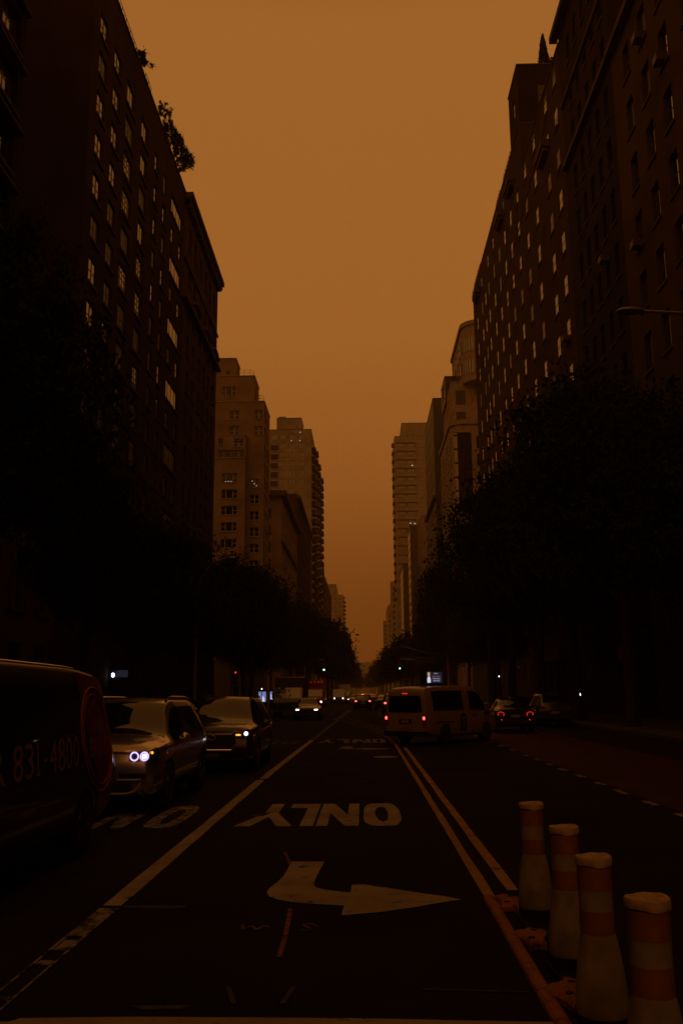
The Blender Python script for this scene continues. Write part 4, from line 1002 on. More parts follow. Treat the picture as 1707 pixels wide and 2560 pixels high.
# delivery van on the near left
root = thing('delivery_van', 'black delivery van at the left edge with phone number and red bread emblem', 'van', (-3.80, 8.80, 0), R(180), None, 1/K)
VK = [(-2.42, .45, .80, 1.05, .62, 1.35), (-2.36, .38, .865, 1.08, .69, 1.66), (-2.1, .31, .895, 1.10, .755, 1.90), (-1.6, .28, .90, 1.12, .80, 2.0), (-.5, .26, .90, 1.12, .81, 2.05), (1.9, .26, .90, 1.11, .80, 2.06), (2.25, .26, .90, 1.1, .76, 1.98), (2.95, .26, .90, 1.05, .82, 1.2), (3.3, .3, .87, .95, .8, 1.08), (3.5, .38, .8, .75, .7, .9)]
sh = Shell(VK, tumble=.985); o = make_shell(sh, 'van_black', (-1.18, 2.7), .78, .37); o.parent = root; o.name = 'body'
g = mb('car_glass'); sh.patch(g, 2.3, 2.9, 5.12, 8.88); g.build('windscreen', root, True)
g = mb('car_glass'); sh.patch(g, 1.5, 2.5, 9.14, 9.9); g.build('side_window', root, True); g = mb('car_glass'); sh.patch(g, 1.5, 2.5, 4.1, 4.86); g.build('side_window', root, True)
common_parts(sh, root, 'long', 'van_black'); add_wheels(root, .78, (-1.18, 2.7), .335, .22)
b = mb('van_red'); 
# red wrap on the street side (local left, x<0): slanted front edge, runs to the tail corner
vs = []; fs = []; n, m = 16, 18
for j in range(n+1):
    for i in range(m+1):
        t = 8.95+(12.15-8.95)*i/m; z = sh.P(-2.0, t).z; f = max(0, min(1, (1.98-z)/1.2)); y1 = -.78-.85*f**1.15
        y = y1+(-2.41-y1)*j/n; vs.append(sh.P(y, t)+sh.N(y, t)*.006)
for j in range(n):
    for i in range(m): fs.append((j*(m+1)+i, j*(m+1)+i+1, (j+1)*(m+1)+i+1, (j+1)*(m+1)+i))
b.poly(vs, fs); wrap = b.build('red_wrap', root, True)
def side_pt(y, z, off):
    lo, hi = 8.6, 12.6
    for _ in range(30):
        mid = (lo+hi)/2
        if sh.P(y, mid).z > z: lo = mid
        else: hi = mid
    return sh.P(y, lo)+sh.N(y, lo)*off
b = mb('lettering_red')
for (ry, rz, th) in ((.60, .60, .009), (.52, .52, .006)):
    pts = [side_pt(max(-2.38, -1.62+ry*math.cos(a)-.16*math.sin(a)*-1*0-(.18*(-math.sin(a)))), 1.24+rz*math.sin(a), .010) for a in [2*math.pi*k/40 for k in range(41)]]
    b.tube(pts, th, 5, False)
for k, (yy, zz) in enumerate(((-1.32, 1.57), (-1.42, 1.63), (-1.52, 1.67))):
    st = [(yy+(.055 if q % 2 == 0 else .022)*math.sin(math.pi*q/5), zz+(.055 if q % 2 == 0 else .022)*math.cos(math.pi*q/5)) for q in range(10)]
    c = side_pt(yy, zz, .012)
    for q in range(10): b.face([c, side_pt(*st[q], .011), side_pt(*st[(q+1) % 10], .011)])
b.build('emblem', wrap)
def text_mesh(txt, size, ext=0., outline=False):
    cu = bpy.data.curves.new('t', 'FONT'); cu.body = txt; cu.size = size; cu.extrude = 0; cu.resolution_u = 3; cu.offset = .0
    ob = bpy.data.objects.new('t', cu); COL.objects.link(ob); bpy.context.view_layer.update()
    dg = bpy.context.evaluated_depsgraph_get(); me = bpy.data.meshes.new_from_object(ob.evaluated_get(dg)); bpy.data.objects.remove(ob); return me
def side_text(name, txt, y_start, z0, height, width, mat, parent, bold=0.):
    """lettering wrapped on the street side; reads towards the tail (local -y)"""
    me = text_mesh(txt, 1.); xs = [v.co.x for v in me.vertices]; ys = [v.co.y for v in me.vertices]; x0, x1, yy0, yy1 = min(xs), max(xs), min(ys), max(ys)
    for v in me.vertices:
        u = (v.co.x-x0)/(x1-x0)*width; z = z0+(v.co.y-yy0)/(yy1-yy0)*height
        v.co = side_pt(y_start-u, z, .011)
    me.materials.append(M[mat]); o = bpy.data.objects.new(name, me); COL.objects.link(o); o.parent = parent; return o
loc = lambda Y: (8.80-Y)*K      # street position -> van-local y
# seven-segment-like serif digits would look toy-like: use the built-in font, narrow and tall
for ch, y0, y1, z0, z1 in (('R', 7.3, 7.7, .95, 1.255), ('8', 7.82, 8.07, .955, 1.262), ('3', 8.10, 8.33, .955, 1.262), ('1', 8.36, 8.48, .965, 1.25), ('-', 8.57, 8.66, 1.075, 1.105), ('4', 8.72, 8.95, .965, 1.26), ('8', 8.97, 9.20, .955, 1.27), ('0', 9.20, 9.42, .955, 1.27), ('0', 9.43, 9.65, .955, 1.27)):
    if ch == '1':
        b = mb('lettering'); h0, h1 = z0*K-.03, z0*K-.03+(z1-z0)*K; ym = loc((y0+y1)/2)
        for (ya, yb_, za, zb_) in ((.018, -.018, h0, h1), (.06, -.06, h0, h0+.022), (.05, .018, h1-.05, h1-.025)):
            b.face([side_pt(ym+ya, za, .011), side_pt(ym+yb_, za, .011), side_pt(ym+yb_, zb_, .011), side_pt(ym+ya, zb_, .011)])
        b.build('phone_number', root); continue
    side_text('phone_number', ch, loc(y0), z0*K-.03, (z1-z0)*K, (y1-y0)*K*.9, 'lettering', root)
side_text('emblem_lettering', 'THE', -1.33, 1.32, .15, .48, 'lettering_red', wrap)
side_text('emblem_lettering', 'BREAD', -1.28, 1.05, .2, .78, 'lettering_red', wrap)
b = mb('chrome'); pts = [sh.P(y, 8.35)+Vector((0, 0, .012)) for y in [-1.0+.3*i for i in range(10)]]; b.tube(pts, .012, 6); b.build('roof_gutter', root, True)
for s in (-1, 1):
    b = mb('tail_off'); sh.patch(b, -2.40, -2.28, 3.4 if s > 0 else 9.2, 4.8 if s > 0 else 10.6, .012, 4, 6); b.build('tail_light', root, True)
    b = mb('lamp_glass'); b.box(s*.5, s*.74, 3.46, 3.512, .72, .86); b.build('headlight', root)
b = mb('trim'); b.box(-.8, .8, -2.47, -2.3, .42, .6); b.build('bumper', root)

CARS = []
make_suv_front('suv_car', 'champagne SUV facing the camera with ringed headlights lit, behind the black van', 'car_silver', True, (-3.77, 15.2, 0), R(180), style='kidney')
make_suv_front('suv_car', 'black SUV facing the camera with chrome grille and amber lamp, behind the champagne SUV', 'car_navy', True, (-3.22, 21.9, 0), R(180), style='hex')
make_front_sedan('sedan_car', 'dark sedan facing the camera with warm headlights, in front of the dark box truck', 'car_black', (-3.55, 59.5, 0))
make_rear_car('suv_car', 'small black SUV seen from behind in the middle of the street, brake lights on', 'car_black', 'suv', (-.1, 90, 0), 0, 'tail_hot')
make_rear_car('suv_car', 'dark SUV with red tail lights half hidden by the yellow taxi', 'car_grey', 'suv', (2.25, 71.5, 0), 0, 'tail_hot')
make_rear_car('sedan_car', 'black sedan from behind just ahead of the SUV half hidden by the taxi', 'car_black', 'sedan', (1.9, 93, 0), 0, 'tail_off')
r0 = make_rear_car('sedan_car', 'black sedan with dotted red tail lights in the red bus lane beyond the taxi nose', 'car_black', 'sedan', (6.25, 40.2, 0), R(-2), 'tail_off')
for s in (-1, 1):       # rows of small lit points round each lamp
    b = mb('tail'); 
    for k in range(11):
        a = math.pi*1.3*k/10-.4; b.lathe([(.012, 0), (.014, .012), (.006, .02)], 6, 'y', (s*(.62+.13*math.cos(a)), -2.395, .80+.10*math.sin(a)))
    b.lathe([(.03, 0), (.03, .012), (.01, .02)], 8, 'y', (s*.6, -2.395, .55)); b.build('tail_light_dots', r0)
make_rear_car('suv_car', 'dark SUV parked nearest on the right kerb, right of the dotted tail lights', 'car_grey', 'suv', (9.1, 46.2, 0), R(-2), 'tail_off')
make_rear_car('sedan_car', 'dim parked car at the right kerb beyond the dotted tail lights', 'car_navy', 'sedan', (9.0, 54.5, 0), 0, 'tail_off')

# taxi van turning right across the street
root = thing('taxi_van', 'yellow taxi van turning right across the street with a lit advertising screen on its roof', 'taxi', (2.72, 31.7, 0), R(-38), None, 1/K)
sh = Shell(VAN_K, tumble=.97); o = make_shell(sh, 'taxi', (-1.28, 1.45), .80, .36); o.parent = root; o.name = 'body'
windows_of(sh, root, 'taxi'); common_parts(sh, root, 'van', 'trim'); add_wheels(root, .80, (-1.28, 1.45), .325, .21)
def rear_panel(b, pts, y=-2.415, th=.02):
    n = len(pts); b.poly([(x, y+th, z) for x, z in pts]+[(x, y, z) for x, z in pts], [tuple(range(n)), tuple(range(2*n-1, n-1, -1))]+[(i, (i+1) % n, n+(i+1) % n, n+i) for i in range(n)])
b = mb('car_glass'); rear_panel(b, [(-.68, 1.10), (.68, 1.10), (.70, 1.14), (.64, 1.6), (.60, 1.64), (-.60, 1.64), (-.64, 1.6), (-.70, 1.14)]); recalc(b.build('rear_window', root))
b = mb('trim'); b.tube([(.02, -2.44, 1.05), (.10, -2.44, 1.14), (-.02, -2.43, 1.18)], .012, 5); b.build('rear_wiper', root)
b = mb('trim'); rear_panel(b, [(-.26, .72), (.26, .72), (.26, .86), (-.26, .86)]); recalc(b.build('plate_recess', root)); b = mb('plate'); b.box(-.16, .16, -2.43, -2.416, .73, .83); b.build('licence_plate', root)
b = mb('taxi'); b.box(-.3, .3, -2.425, -2.39, .52, .56); b.build('tailgate_fold', root)
b = mb('trim'); b.box(-.86, .86, -2.47, -2.3, .30, .46); b.build('bumper', root)
for s in (-1, 1):
    b = mb('tail_off'); b.box(s*.72, s*.845, -2.425, -2.33, .66, 1.02); tl = b.build('tail_light', root)
    b = mb('tail_hot'); b.lathe([(.045, 0), (.045, -.012), (.02, -.02)], 10, 'y', (s*.785, -2.425, .90)); b.mat(M['tail']); b.box(s*.74, s*.83, -2.43, -2.426, .84, .96); b.build('lamp', tl)
    b = mb('lamp_glass'); b.box(s*.5, s*.74, 2.29, 2.345, .68, .82); b.build('headlight', root)
b = mb('tail'); b.box(-.11, .11, -2.40, -2.33, 1.70, 1.735); b.build('brake_light', root)
b = mb('trim'); sh.patch(b, -1.85, -.75, 3.02, 3.12, .008); b.build('door_rail', root)
# round-topped black emblem with a T on the sliding door (street side = local right)
b = mb('trim'); pp = [(.22*math.cos(a), .82+.22*math.sin(a)) for a in [math.pi*k/12 for k in range(13)]]+[(-.22, .42), (.22, .42)]
def rp(y, z, off): 
    lo, hi = 1.5, 5.
    for _ in range(30):
        mid = (lo+hi)/2
        if sh.P(y, mid).z < z: lo = mid
        else: hi = mid
    return sh.P(y, lo)+sh.N(y, lo)*off
cc = rp(-.12, .7, .008)
for k in range(len(pp)): p, q = pp[k], pp[(k+1) % len(pp)]; b.face([cc, rp(-.12+p[0], p[1], .008), rp(-.12+q[0], q[1], .008)])
em = b.build('door_emblem', root); b = mb('taxi'); b.face([rp(-.26, .83, .013), rp(.02, .83, .013), rp(.02, .90, .013), rp(-.26, .90, .013)]); b.face([rp(-.155, .50, .0135), rp(-.085, .50, .0135), rp(-.085, .829, .0135), rp(-.155, .829, .0135)]); b.build('letter', em)
_n0 = len(bpy.data.objects)
b = mb('trim'); b.box(-.26, .26, -.72, .74, 1.99, 2.05); b.box(-.13, .13, -.64, .66, 2.052, 2.50); rs = b.build('roof_sign', root)
for s in (1,):
    x = .135
    b = mb('screen_dark'); b.box(x-.004, x, -.60, .62, 2.08, 2.47); sc_ = b.build('screen', rs)
    b = mb('screen_white'); pts = [(-.56, 2.09), (-.30, 2.09), (-.30, 2.2), (-.35, 2.30), (-.41, 2.31), (-.48, 2.31), (-.55, 2.25)]; b.poly([(x+.004, y, z) for y, z in pts], [tuple(range(len(pts)))]); 
    b.mat(M['screen_skin']); pts = [(-.50, 2.3), (-.38, 2.3), (-.34, 2.38), (-.36, 2.45), (-.50, 2.46), (-.54, 2.4)]; b.poly([(x+.006, y, z) for y, z in pts], [tuple(range(len(pts)))]); b.build('picture', sc_)
    rn = random.Random(2); b = MB()
    for (z, y0, y1, mt, hh) in ((2.40, -.04, .26, 'screen_text', .035), (2.29, -.18, .44, 'screen_red', .045), (2.215, -.16, .42, 'screen_text', .04), (2.14, -.12, .40, 'screen_text', .04)):
        b.mat(M[mt]); y_ = y0
        while y_ < y1: w_ = rn.uniform(.025, .05); b.face([(x+.004, y_, z), (x+.004, y_+w_, z), (x+.004, y_+w_, z+hh), (x+.004, y_, z+hh)]); y_ += w_+.014
    b.build('text', sc_)

rs.location.y = -.75; rs.scale.y = .82
# trucks and vans farther off on the left
def make_truck(name, label, loc, rz, cabm, boxm, h=3.1, L=6., lit='lamp_glass', w=1.15, group=None, cat='truck'):
    root = thing(name, label, cat, loc, rz, group, 1/K)
    b = MB().mat(M[boxm]); b.box(-w, w, -L/2, L/2-1.9, .75, h); b.mat(M['chrome']); b.box(-w-.01, w+.01, L/2-1.93, L/2-1.87, h-.06, h+.02); b.build('cargo_box', root)
    b = MB().mat(M[cabm]); prof = [(L/2-1.85, .5), (L/2-.02, .5), (L/2, 1.1), (L/2-.25, 1.35), (L/2-.75, 2.2), (L/2-1.2, 2.3), (L/2-1.85, 2.3)]; n = len(prof); ww = w-.1
    b.poly([(-ww, y, z) for y, z in prof]+[(ww, y, z) for y, z in prof], [tuple(range(n)), tuple(range(2*n-1, n-1, -1))]+[(i, (i+1) % n, n+(i+1) % n, n+i) for i in range(n)]); recalc(b.build('cab', root))
    b = mb('car_glass'); e = .008; b.poly([(-ww+.12, L/2-.285+e, 1.42+e), (ww-.12, L/2-.285+e, 1.42+e), (ww-.18, L/2-.72+e, 2.15+e), (-ww+.18, L/2-.72+e, 2.15+e)], [(0, 1, 2, 3)]); b.build('windscreen', root)
    for s in (-1, 1):
        b = mb('car_glass'); b.box(s*ww, s*(ww+.008), L/2-1.5, L/2-.8, 1.45, 2.1); b.build('side_window', root)
        b = mb(lit); b.lathe([(.10, 0), (.10, .02), (.06, .03)], 12, 'y', (s*(ww-.25), L/2-.012, .92)); b.build('headlight', root)
        b = mb('trim'); b.box(s*(ww+.05), s*(ww+.22), L/2-.75, L/2-.65, 1.4, 1.85); b.build('wing_mirror', root)
    b = mb('trim'); b.box(-ww, ww, L/2-.02, L/2+.1, .42, .66); b.build('bumper', root)
    b = mb('trim'); b.box(-ww+.45, ww-.45, L/2-.01, L/2+.02, .75, 1.1); b.build('grille', root)
    add_wheels(root, w-.14, (-L/2+1.1, L/2-1.0), .42, .26)
    return root
make_truck('box_truck', 'dark box truck standing behind the dark sedan on the left', (-5.35, 68, 0), R(180), 'car_black', 'truck_box', 3.0, 6.4)
make_truck('fire_truck', 'dark red truck with one bright lamp, farther back than the box truck on the left', (-5.4, 103, 0), R(180), 'car_red', 'car_red', 3.3, 7.5, 'lamp_glass')
rt_ = [o for o in bpy.data.objects if o.name == 'fire_truck'][0]
b = mb('head_warm'); b.lathe([(.11, 0), (.11, .02), (.05, .03)], 12, 'y', (-.85, 3.79, .80)); b.build('lit_headlight', rt_)
b = mb('tail'); 
for i in range(5): b.box(-.9+.42*i, -.84+.42*i, 1.85, 1.9, 3.02, 3.08)
b.build('marker_lamps', rt_)
make_truck('white_van', 'cream coloured van with two bright headlights in the far left lane', (-3.9, 146, 0), R(180), 'car_white', 'car_white', 2.5, 5.2, 'head_warm', 1.05, None, 'van')
make_truck('box_truck', 'pale truck box showing above and behind the cream van', (-3.6, 178, 0), R(180), 'car_white', 'car_white', 3.5, 7, 'lamp_glass')
make_front_sedan('sedan_car', 'pale car with one bright headlight just right of the cream van', 'car_silver', (-2.0, 156, 0))
far = make_front_sedan('sedan_car', 'small oncoming car with headlights on, far down the street', 'car_grey', (-2.2, 215, 0), 'far oncoming cars', lit='head_far')
for (x, y) in ((-4.6, 236), (-1.6, 262), (-4.2, 290), (-1.4, 330), (-3.8, 380), (-1.2, 430), (-1.9, 186), (-5.0, 205), (-0.9, 240), (-3.3, 312), (-5.6, 262), (-2.6, 350), (-5.2, 330)):
    c = copy_tree(far); c.location = (x, y, 0)
farr = make_rear_car('sedan_car', 'small car with red tail lights, far down the street', 'car_black', 'sedan', (1.6, 150, 0), 0, 'tail_far', 'far cars driving away')
for (x, y) in ((4.9, 172), (1.5, 198), (4.6, 232), (1.7, 275), (4.4, 310), (2.2, 370), (3.3, 252), (5.6, 205), (1.0, 235), (3.2, 345), (5.4, 290)):
    c = copy_tree(farr); c.location = (x, y, 0)
pk = make_rear_car('sedan_car', 'dark parked car in the shadow of the left trees', 'car_black', 'sedan', (-7.35, 29.5, 0), R(180), 'tail_off', 'cars parked along the left kerb')
for (y, x) in ((35.5, -7.3), (41.5, -7.35), (48, -7.3), (55, -7.35)):
    c = copy_tree(pk); c.location = (x, y, 0)

# ------------------------------------------------------------------ street furniture
# delineator posts
prof_sl = [(0.0986, 0.1188), (0.123, 0.1188), (0.1276, 0.1362), (0.1253, 0.1884), (0.1172, 0.2812), (0.1032, 0.3856), (0.0916, 0.4494), (0.0841, 0.4842)]
def post():
    root = thing('bollard_post', '', 'bollard', group='banded bollard posts on the yellow lane divider')
    b = mb('post_base'); b.box(-.112, .112, -.112, .112, .05, 0.1188); b.box(-.125, .125, -.58, .13, 0, .05); b.build('base', root)
    b = mb('post_white'); b.lathe(prof_sl, 32); b.build('sleeve', root, True)
    b = mb('post_orange'); b.lathe([(0.0841, 0.4854), (0.0841, 0.5921)], 32); b.build('orange_band', root, True)
    b = mb('post_white'); b.lathe([(0.0824, 0.5932), (0.0824, 0.6895)], 32); b.build('white_band', root, True)
    b = mb('post_orange'); b.lathe([(0.0841, 0.6907), (0.0841, 0.7986)], 32); b.build('orange_band', root, True)
    b = mb('post_cap'); b.lathe([(0.0824, 0.7997), (0.0887, 0.802), (0.0905, 0.8102), (0.0905, 0.8334), (0.0876, 0.8403), (0.0766, 0.845), (0.0348, 0.8484), (0.0012, 0.8473)], 32)
    o = b.build('cap', root, True)
    for v in o.data.vertices:
        a = math.atan2(v.co.y, v.co.x); v.co.z += .0035*math.sin(2*a+.6)+.002*math.sin(5*a)
    return root
p0 = post()
for i, (x, y, rz, lab) in enumerate(((1.235, 7.03, 0, 'banded bollard farthest from the camera, shortest looking of the four'), (1.212, 5.823, .05, 'second farthest banded bollard, overlapping the taller one beside it'), (1.143, 4.814, .013, 'second nearest banded bollard, broad sleeve just left of the rightmost one'), (1.119, 3.874, .022, 'nearest banded bollard, at the lower right corner and cut by the bottom edge'))):
    c = p0 if i == 0 else copy_tree(p0); c.location = (x, y, 0); c.rotation_euler = (R(random.uniform(-.6, .6)), R(random.uniform(-.6, .6)), rz); c['label'] = lab
root = thing('lane_divider', 'low yellow moulded divider strip with rounded knobs under the bollards', 'kerb', (0, 0, 0))
b = mb('curb_yellow')
pr = [(-.05, 0), (-.045, .018), (-.03, .03), (-.005, .034), (.02, .028), (.038, .014), (.04, 0)]
y_ = 2.6; segs = []
while y_ < 7.5:
    L = .48; xc = .985+ (y_-5)*.006
    n = len(pr); b.poly([(xc+x, y_, z) for x, z in pr]+[(xc+x, y_+L-.012, z) for x, z in pr], [tuple(range(n)), tuple(range(2*n-1, n-1, -1))]+[(i, (i+1) % n, n+(i+1) % n, n+i) for i in range(n)])
    y_ += L
recalc(b.build('rail', root))
for yc in (6.55, 5.42, 4.42, 3.5, 7.6):
    b = mb('curb_yellow'); rr_ = random.Random(int(yc*10))
    out = [((.105+.035*math.sin(3*a+yc))*math.cos(a)+1.12, (.25+.06*math.sin(2*a+1+yc)+.03*math.sin(5*a))*math.sin(a)+yc) for a in [2*math.pi*k/28 for k in range(28)]]
    cx, cy = 1.12, yc; n = 28
    vs = [(x, y, 0) for x, y in out]+[(x, y, .03) for x, y in out]+[(cx+(x-cx)*.8, cy+(y-cy)*.85, .05) for x, y in out]+[(cx+(x-cx)*.25, cy+(y-cy)*.25, .058) for x, y in out]
    fs = [(r_*n+i, r_*n+(i+1) % n, (r_+1)*n+(i+1) % n, (r_+1)*n+i) for r_ in range(3) for i in range(n)]+[tuple(3*n+i for i in range(n))]
    b.poly(vs, fs); b.mat(M['post_base']); 
    for dx, dy in ((-.03, -.10), (.02, .09)): b.lathe([(.022, .045), (.022, .0595), (.014, .060)], 10, c=(cx+dx, yc+dy, 0))
    recalc(b.build('knob', root, True)); 

def street_lamp(label, px, y, hx, hy, hz, droop=.5):
    root = thing('street_lamp', label, 'street lamp', (px, y, .135))
    b = mb('steel'); b.tube([(0, 0, 0), (0, 0, .5), (0, 0, hz-1.6)], [.14, .10, .07], 12); b.build('pole', root, True)
    dx, dy = hx-px, hy-y; b = mb('steel')
    b.tube([(0, 0, hz-1.9), (dx*.12, dy*.12, hz-1.25), (dx*.35, dy*.35, hz-.6), (dx*.6, dy*.6, hz-.25), (dx*.85, dy*.85, hz-.13)], [.05, .045, .04, .035, .035], 8); b.build('arm', root, True)
    s = 1 if dx > 0 else -1; b = mb('steel'); L = .55
    vs = []; 
    for t, w, h in ((0, .05, .04), (.15, .09, .07), (.5, .14, .09), (.85, .12, .07), (1., .03, .02)):
        for a in range(10): an = 2*math.pi*a/10; vs.append((dx*.85+s*(t*L), dy*.85+w*math.cos(an), hz-.13+h*math.sin(an)*(1 if math.sin(an) > 0 else .7)))
    fs = [(r_*10+i, r_*10+(i+1) % 10, (r_+1)*10+(i+1) % 10, (r_+1)*10+i) for r_ in range(4) for i in range(10)]+[tuple(range(9, -1, -1)), tuple(40+i for i in range(10))]
    b.poly(vs, fs); recalc(b.build('lamp_head', root, True))
    return root
street_lamp('long armed street lamp reaching in from the right edge above the trees', 10.75, 16.9, 4.75, 17.0, 9.05)
street_lamp('street lamp on the left whose pale head shows above the dark tree row', -9.0, 49, -7.2, 49.2, 9.0)
def signal(label, px, y, hx, hz, glow='green', arm=True):
    root = thing('traffic_signal', label, 'traffic light', (px, y, .135)); b = mb('steel'); b.tube([(0, 0, 0), (0, 0, hz+1.2)], [.12, .09], 10); b.build('pole', root, True)
    dx = hx-px
    if arm: b = mb('steel'); b.tube([(0, 0, hz+.5), (dx*.5, 0, hz+.85), (dx, 0, hz+1.0)], [.06, .05, .04], 8); b.tube([(0, 0, hz+1.15), (dx*.5, 0, hz+1.2), (dx, 0, hz+1.02)], [.02, .02, .02], 6); b.build('mast_arm', root, True)
    b = mb('curb_yellow'); b.box(dx-.17, dx+.17, -.14, .12, hz-.75, hz+.42)
    b.mat(M['trim'])
    for k in range(3): b.lathe([(.13, -.15), (.13, -.32)], 12, 'y', (dx, 0, hz-.55+.37*k))
    hd = b.build('signal_head', root)
    b = mb(glow); k = {'green': -.55, 'red_sig': .19}[glow]; rr = .11 if glow == 'green' else .06; b.lathe([(rr, -.33), (rr, -.335), (rr/2, -.34)], 14, 'y', (dx, 0, hz+k)); b.build('lens', hd)
signal('traffic light showing green on a long mast arm over the right lanes', 10.9, 152, 6.0, 6.0)
signal('traffic light showing green beside the left tree row', -9.0, 141, -6.05, 5.6)
root = thing('mast_arm_sign', 'dark street name board hanging from a mast arm on the right', 'sign', (11.0, 120, .135)); b = mb('steel'); b.tube([(0, 0, 0), (0, 0, 6.6)], [.12, .09], 10); b.tube([(0, 0, 6.2), (-3, 0, 6.7), (-6.2, 0, 7.6)], [.07, .05, .03], 8); b.build('pole', root, True); b = mb('frame_dark'); b.box(-4.2, -1.4, -.03, .03, 5.2, 6.0); b.mat(M['steel']); b.box(-4.2, -1.4, -.035, .035, 6.002, 6.06); b.build('name_board', root)
signal('traffic light showing red far along the left pavement, above the black SUV', -8.9, 62, -8.6, 2.75, 'red_sig', False)
# illuminated kiosks
def kiosk(label, x, y, w, z0, z1, rz):
    root = thing('advertising_kiosk', label, 'kiosk', (x, y, .135), rz); b = mb('iron'); b.box(-w/2-.08, w/2+.08, -.14, .14, 0, z1+.25); b.build('case', root)
    b = mb('screen_blue'); b.box(-w/2, w/2, -.155, -.142, z0, z1); sc = b.build('screen', root)
    b = mb('screen_white'); b.poly([(-.05, -.158, z0+.02), (w*.35, -.158, z0+.02), (w*.3, -.158, z0+.35), (.02, -.158, z0+.6), (-.08, -.158, z0+.4)], [(0, 1, 2, 3, 4)]); b.build('picture', sc)
kiosk('lit advertising kiosk with pale blue screen on the left pavement, the wider one', -9.95, 90.5, .72, .75, 1.72, 0)
kiosk('narrow lit advertising kiosk with pale blue screen, right of the wider one', -9.15, 91.5, .24, .95, 1.72, 0)
root = thing('shop_lantern', 'bright white lantern with a pale blue lit box sign on the dark left frontage', 'lamp', (-13.7, 50, 0)); b = mb('iron'); b.box(-.3, .95, .05, .12, 2.45, 3.05); b.build('bracket', root); b = mb('lamp_blue'); b.lathe([(.03, 2.6), (.085, 2.66), (.085, 2.78), (.03, 2.84)], 12); b.build('lamp', root); b = mb('screen_dark'); b.box(.2, .8, 0, .048, 2.6, 2.98); b.build('lit_panel', root)
def pole_sign(label, x, y, z, w, h):
    root = thing('street_sign', label, 'sign', (x, y, .135)); b = mb('steel'); b.tube([(0, 0, 0), (0, 0, z+h)], .035, 8); b.build('pole', root, True)
    b = mb('sign_red'); b.box(-w/2, w/2, -.06, -.038, z, z+h); p = b.build('panel', root)
    b = mb('sign_pale'); b.box(-w*.35, w*.35, -.064, -.061, z+h*.62, z+h*.68); b.box(-w*.35, w*.35, -.064, -.061, z+h*.3, z+h*.35); b.build('stripe', p)
pole_sign('dull red rectangular street sign on a pole before the right trees', 12.1, 42.5, 2.9, .78, .62)
for lab, x, y, z, lr in (('tiny white lamp glowing among the dark right trees above the parked cars', 11.0, 75, 2.7, .045), ('tiny white lamp low on the right pavement past the parked cars', 10.95, 47, 1.3, .022), ('small white lamp on a post among the left trees beside the kiosks', -9.3, 84, 1.9, .05)):
    root = thing('post_lamp', lab, 'lamp', (x, y, .135)); b = mb('iron'); b.tube([(0, 0, 0), (0, 0, z)], .04, 8); b.build('post', root, True); b = mb('lamp_dot'); b.lathe([(.01, z), (lr, z+.03), (lr, z+.09), (.01, z+.12)], 10); b.build('lantern', root)

# ------------------------------------------------------------------ air, sky, sun
HZ = MB(); HZ.box(-850, 850, -190, 2250, -1., 150)
hz = HZ.build('haze'); m, n, l = nt('haze_air'); o = n.new('ShaderNodeOutputMaterial'); v = n.new('ShaderNodeVolumePrincipled'); v.inputs['Color'].default_value = (.97, .80, .52, 1); v.inputs['Density'].default_value = .00042; v.inputs['Anisotropy'].default_value = .1
l.new(v.outputs[0], o.inputs['Volume']); hz.data.materials.append(m); tag(hz, kind='stuff')
w = bpy.data.worlds.new('World'); scene.world = w; w.use_nodes = True; n = w.node_tree.nodes; l = w.node_tree.links; n.clear()
o = n.new('ShaderNodeOutputWorld'); bg = n.new('ShaderNodeBackground'); l.new(bg.outputs[0], o.inputs[0])
tc = n.new('ShaderNodeTexCoord'); sp = n.new('ShaderNodeSeparateXYZ'); l.new(tc.outputs['Generated'], sp.inputs[0])
cr = n.new('ShaderNodeValToRGB'); l.new(sp.outputs[2], cr.inputs[0])
E_ = cr.color_ramp.elements; E_[0].position = 0.; E_[0].color = (.165, .042, .0062, 1); E_[1].position = 1.; E_[1].color = (.17, .059, .0105, 1)
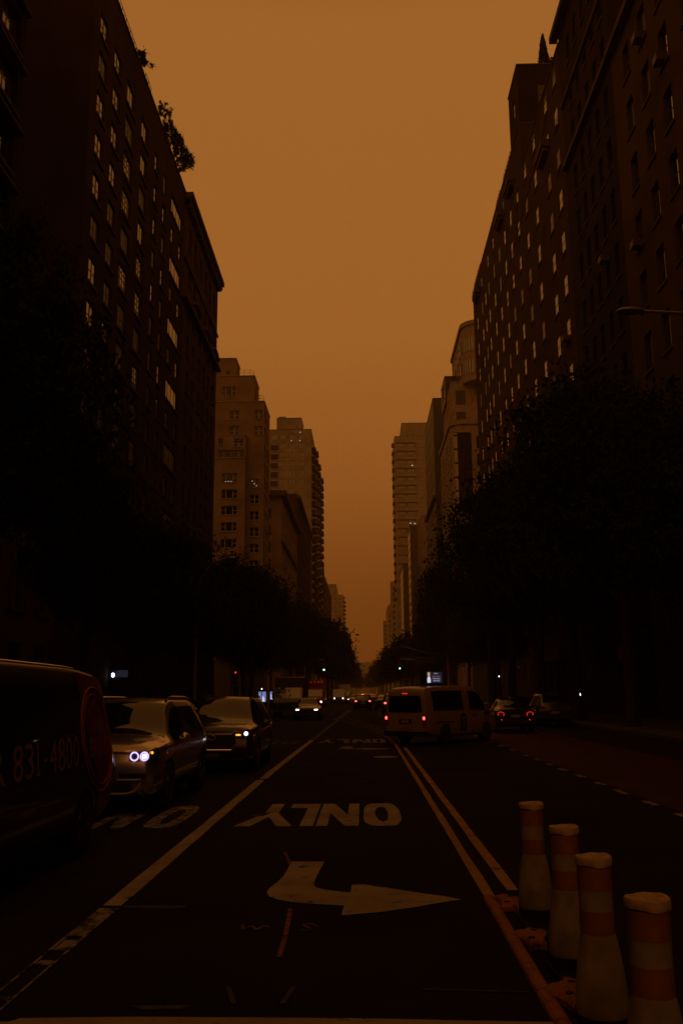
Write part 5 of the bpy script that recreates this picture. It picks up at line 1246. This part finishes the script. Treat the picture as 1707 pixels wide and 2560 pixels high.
for p, c in ((.10, (.20, .056, .0085)), (.22, (.30, .095, .0155)), (.38, (.357, .125, .0228)), (.64, (.348, .127, .0235)), (.74, (.24, .085, .015)), (.86, (.19, .066, .012))):
    e = E_.new(p); e.color = (*c, 1)
sky = n.new('ShaderNodeTexSky'); sky.sky_type = 'NISHITA'; sky.sun_disc = False; sky.sun_elevation = R(52); sky.sun_rotation = R(200); sky.dust_density = 10.; sky.air_density = 1.
mx = n.new('ShaderNodeMix'); mx.data_type = 'RGBA'; mx.blend_type = 'MULTIPLY'; mx.inputs[0].default_value = 0.
# the smoke pall: a faint share of the clear sky still comes through it, filtered orange
fil = n.new('ShaderNodeMix'); fil.data_type = 'RGBA'; fil.blend_type = 'MULTIPLY'; fil.inputs[0].default_value = 1.; fil.inputs[7].default_value = (.003, .0009, .00012, 1); l.new(sky.outputs[0], fil.inputs[6])
ad = n.new('ShaderNodeMix'); ad.data_type = 'RGBA'; ad.blend_type = 'ADD'; ad.inputs[0].default_value = 1.; l.new(cr.outputs[0], ad.inputs[6]); l.new(fil.outputs[2], ad.inputs[7]); n.remove(mx)
l.new(ad.outputs[2], bg.inputs[0]); bg.inputs[1].default_value = 1.
sd = bpy.data.lights.new('sun', 'SUN'); sd.energy = .06; sd.angle = R(35); sd.color = (1., .42, .10); so = bpy.data.objects.new('sun', sd); COL.objects.link(so); so.rotation_euler = (R(38), 0, R(-20))

# ------------------------------------------------------------------ to metres
for ob in scene.objects:
    if ob.parent is None:
        if ob.type in ('MESH', 'EMPTY'): ob.location = ob.location*K; ob.scale = ob.scale*K
        elif ob.type == 'CAMERA': ob.location = ob.location*K
hz.name = 'haze'
scene.view_settings.view_transform = 'Standard'; scene.view_settings.look = 'None'; scene.view_settings.exposure = 0; scene.view_settings.gamma = 1
scene.render.engine = 'CYCLES'; cy = scene.cycles; cy.use_denoising = True; cy.max_bounces = 6; cy.diffuse_bounces = 3; cy.glossy_bounces = 3; cy.volume_bounces = 1; cy.transparent_max_bounces = 8
cy.sample_clamp_indirect = 4.
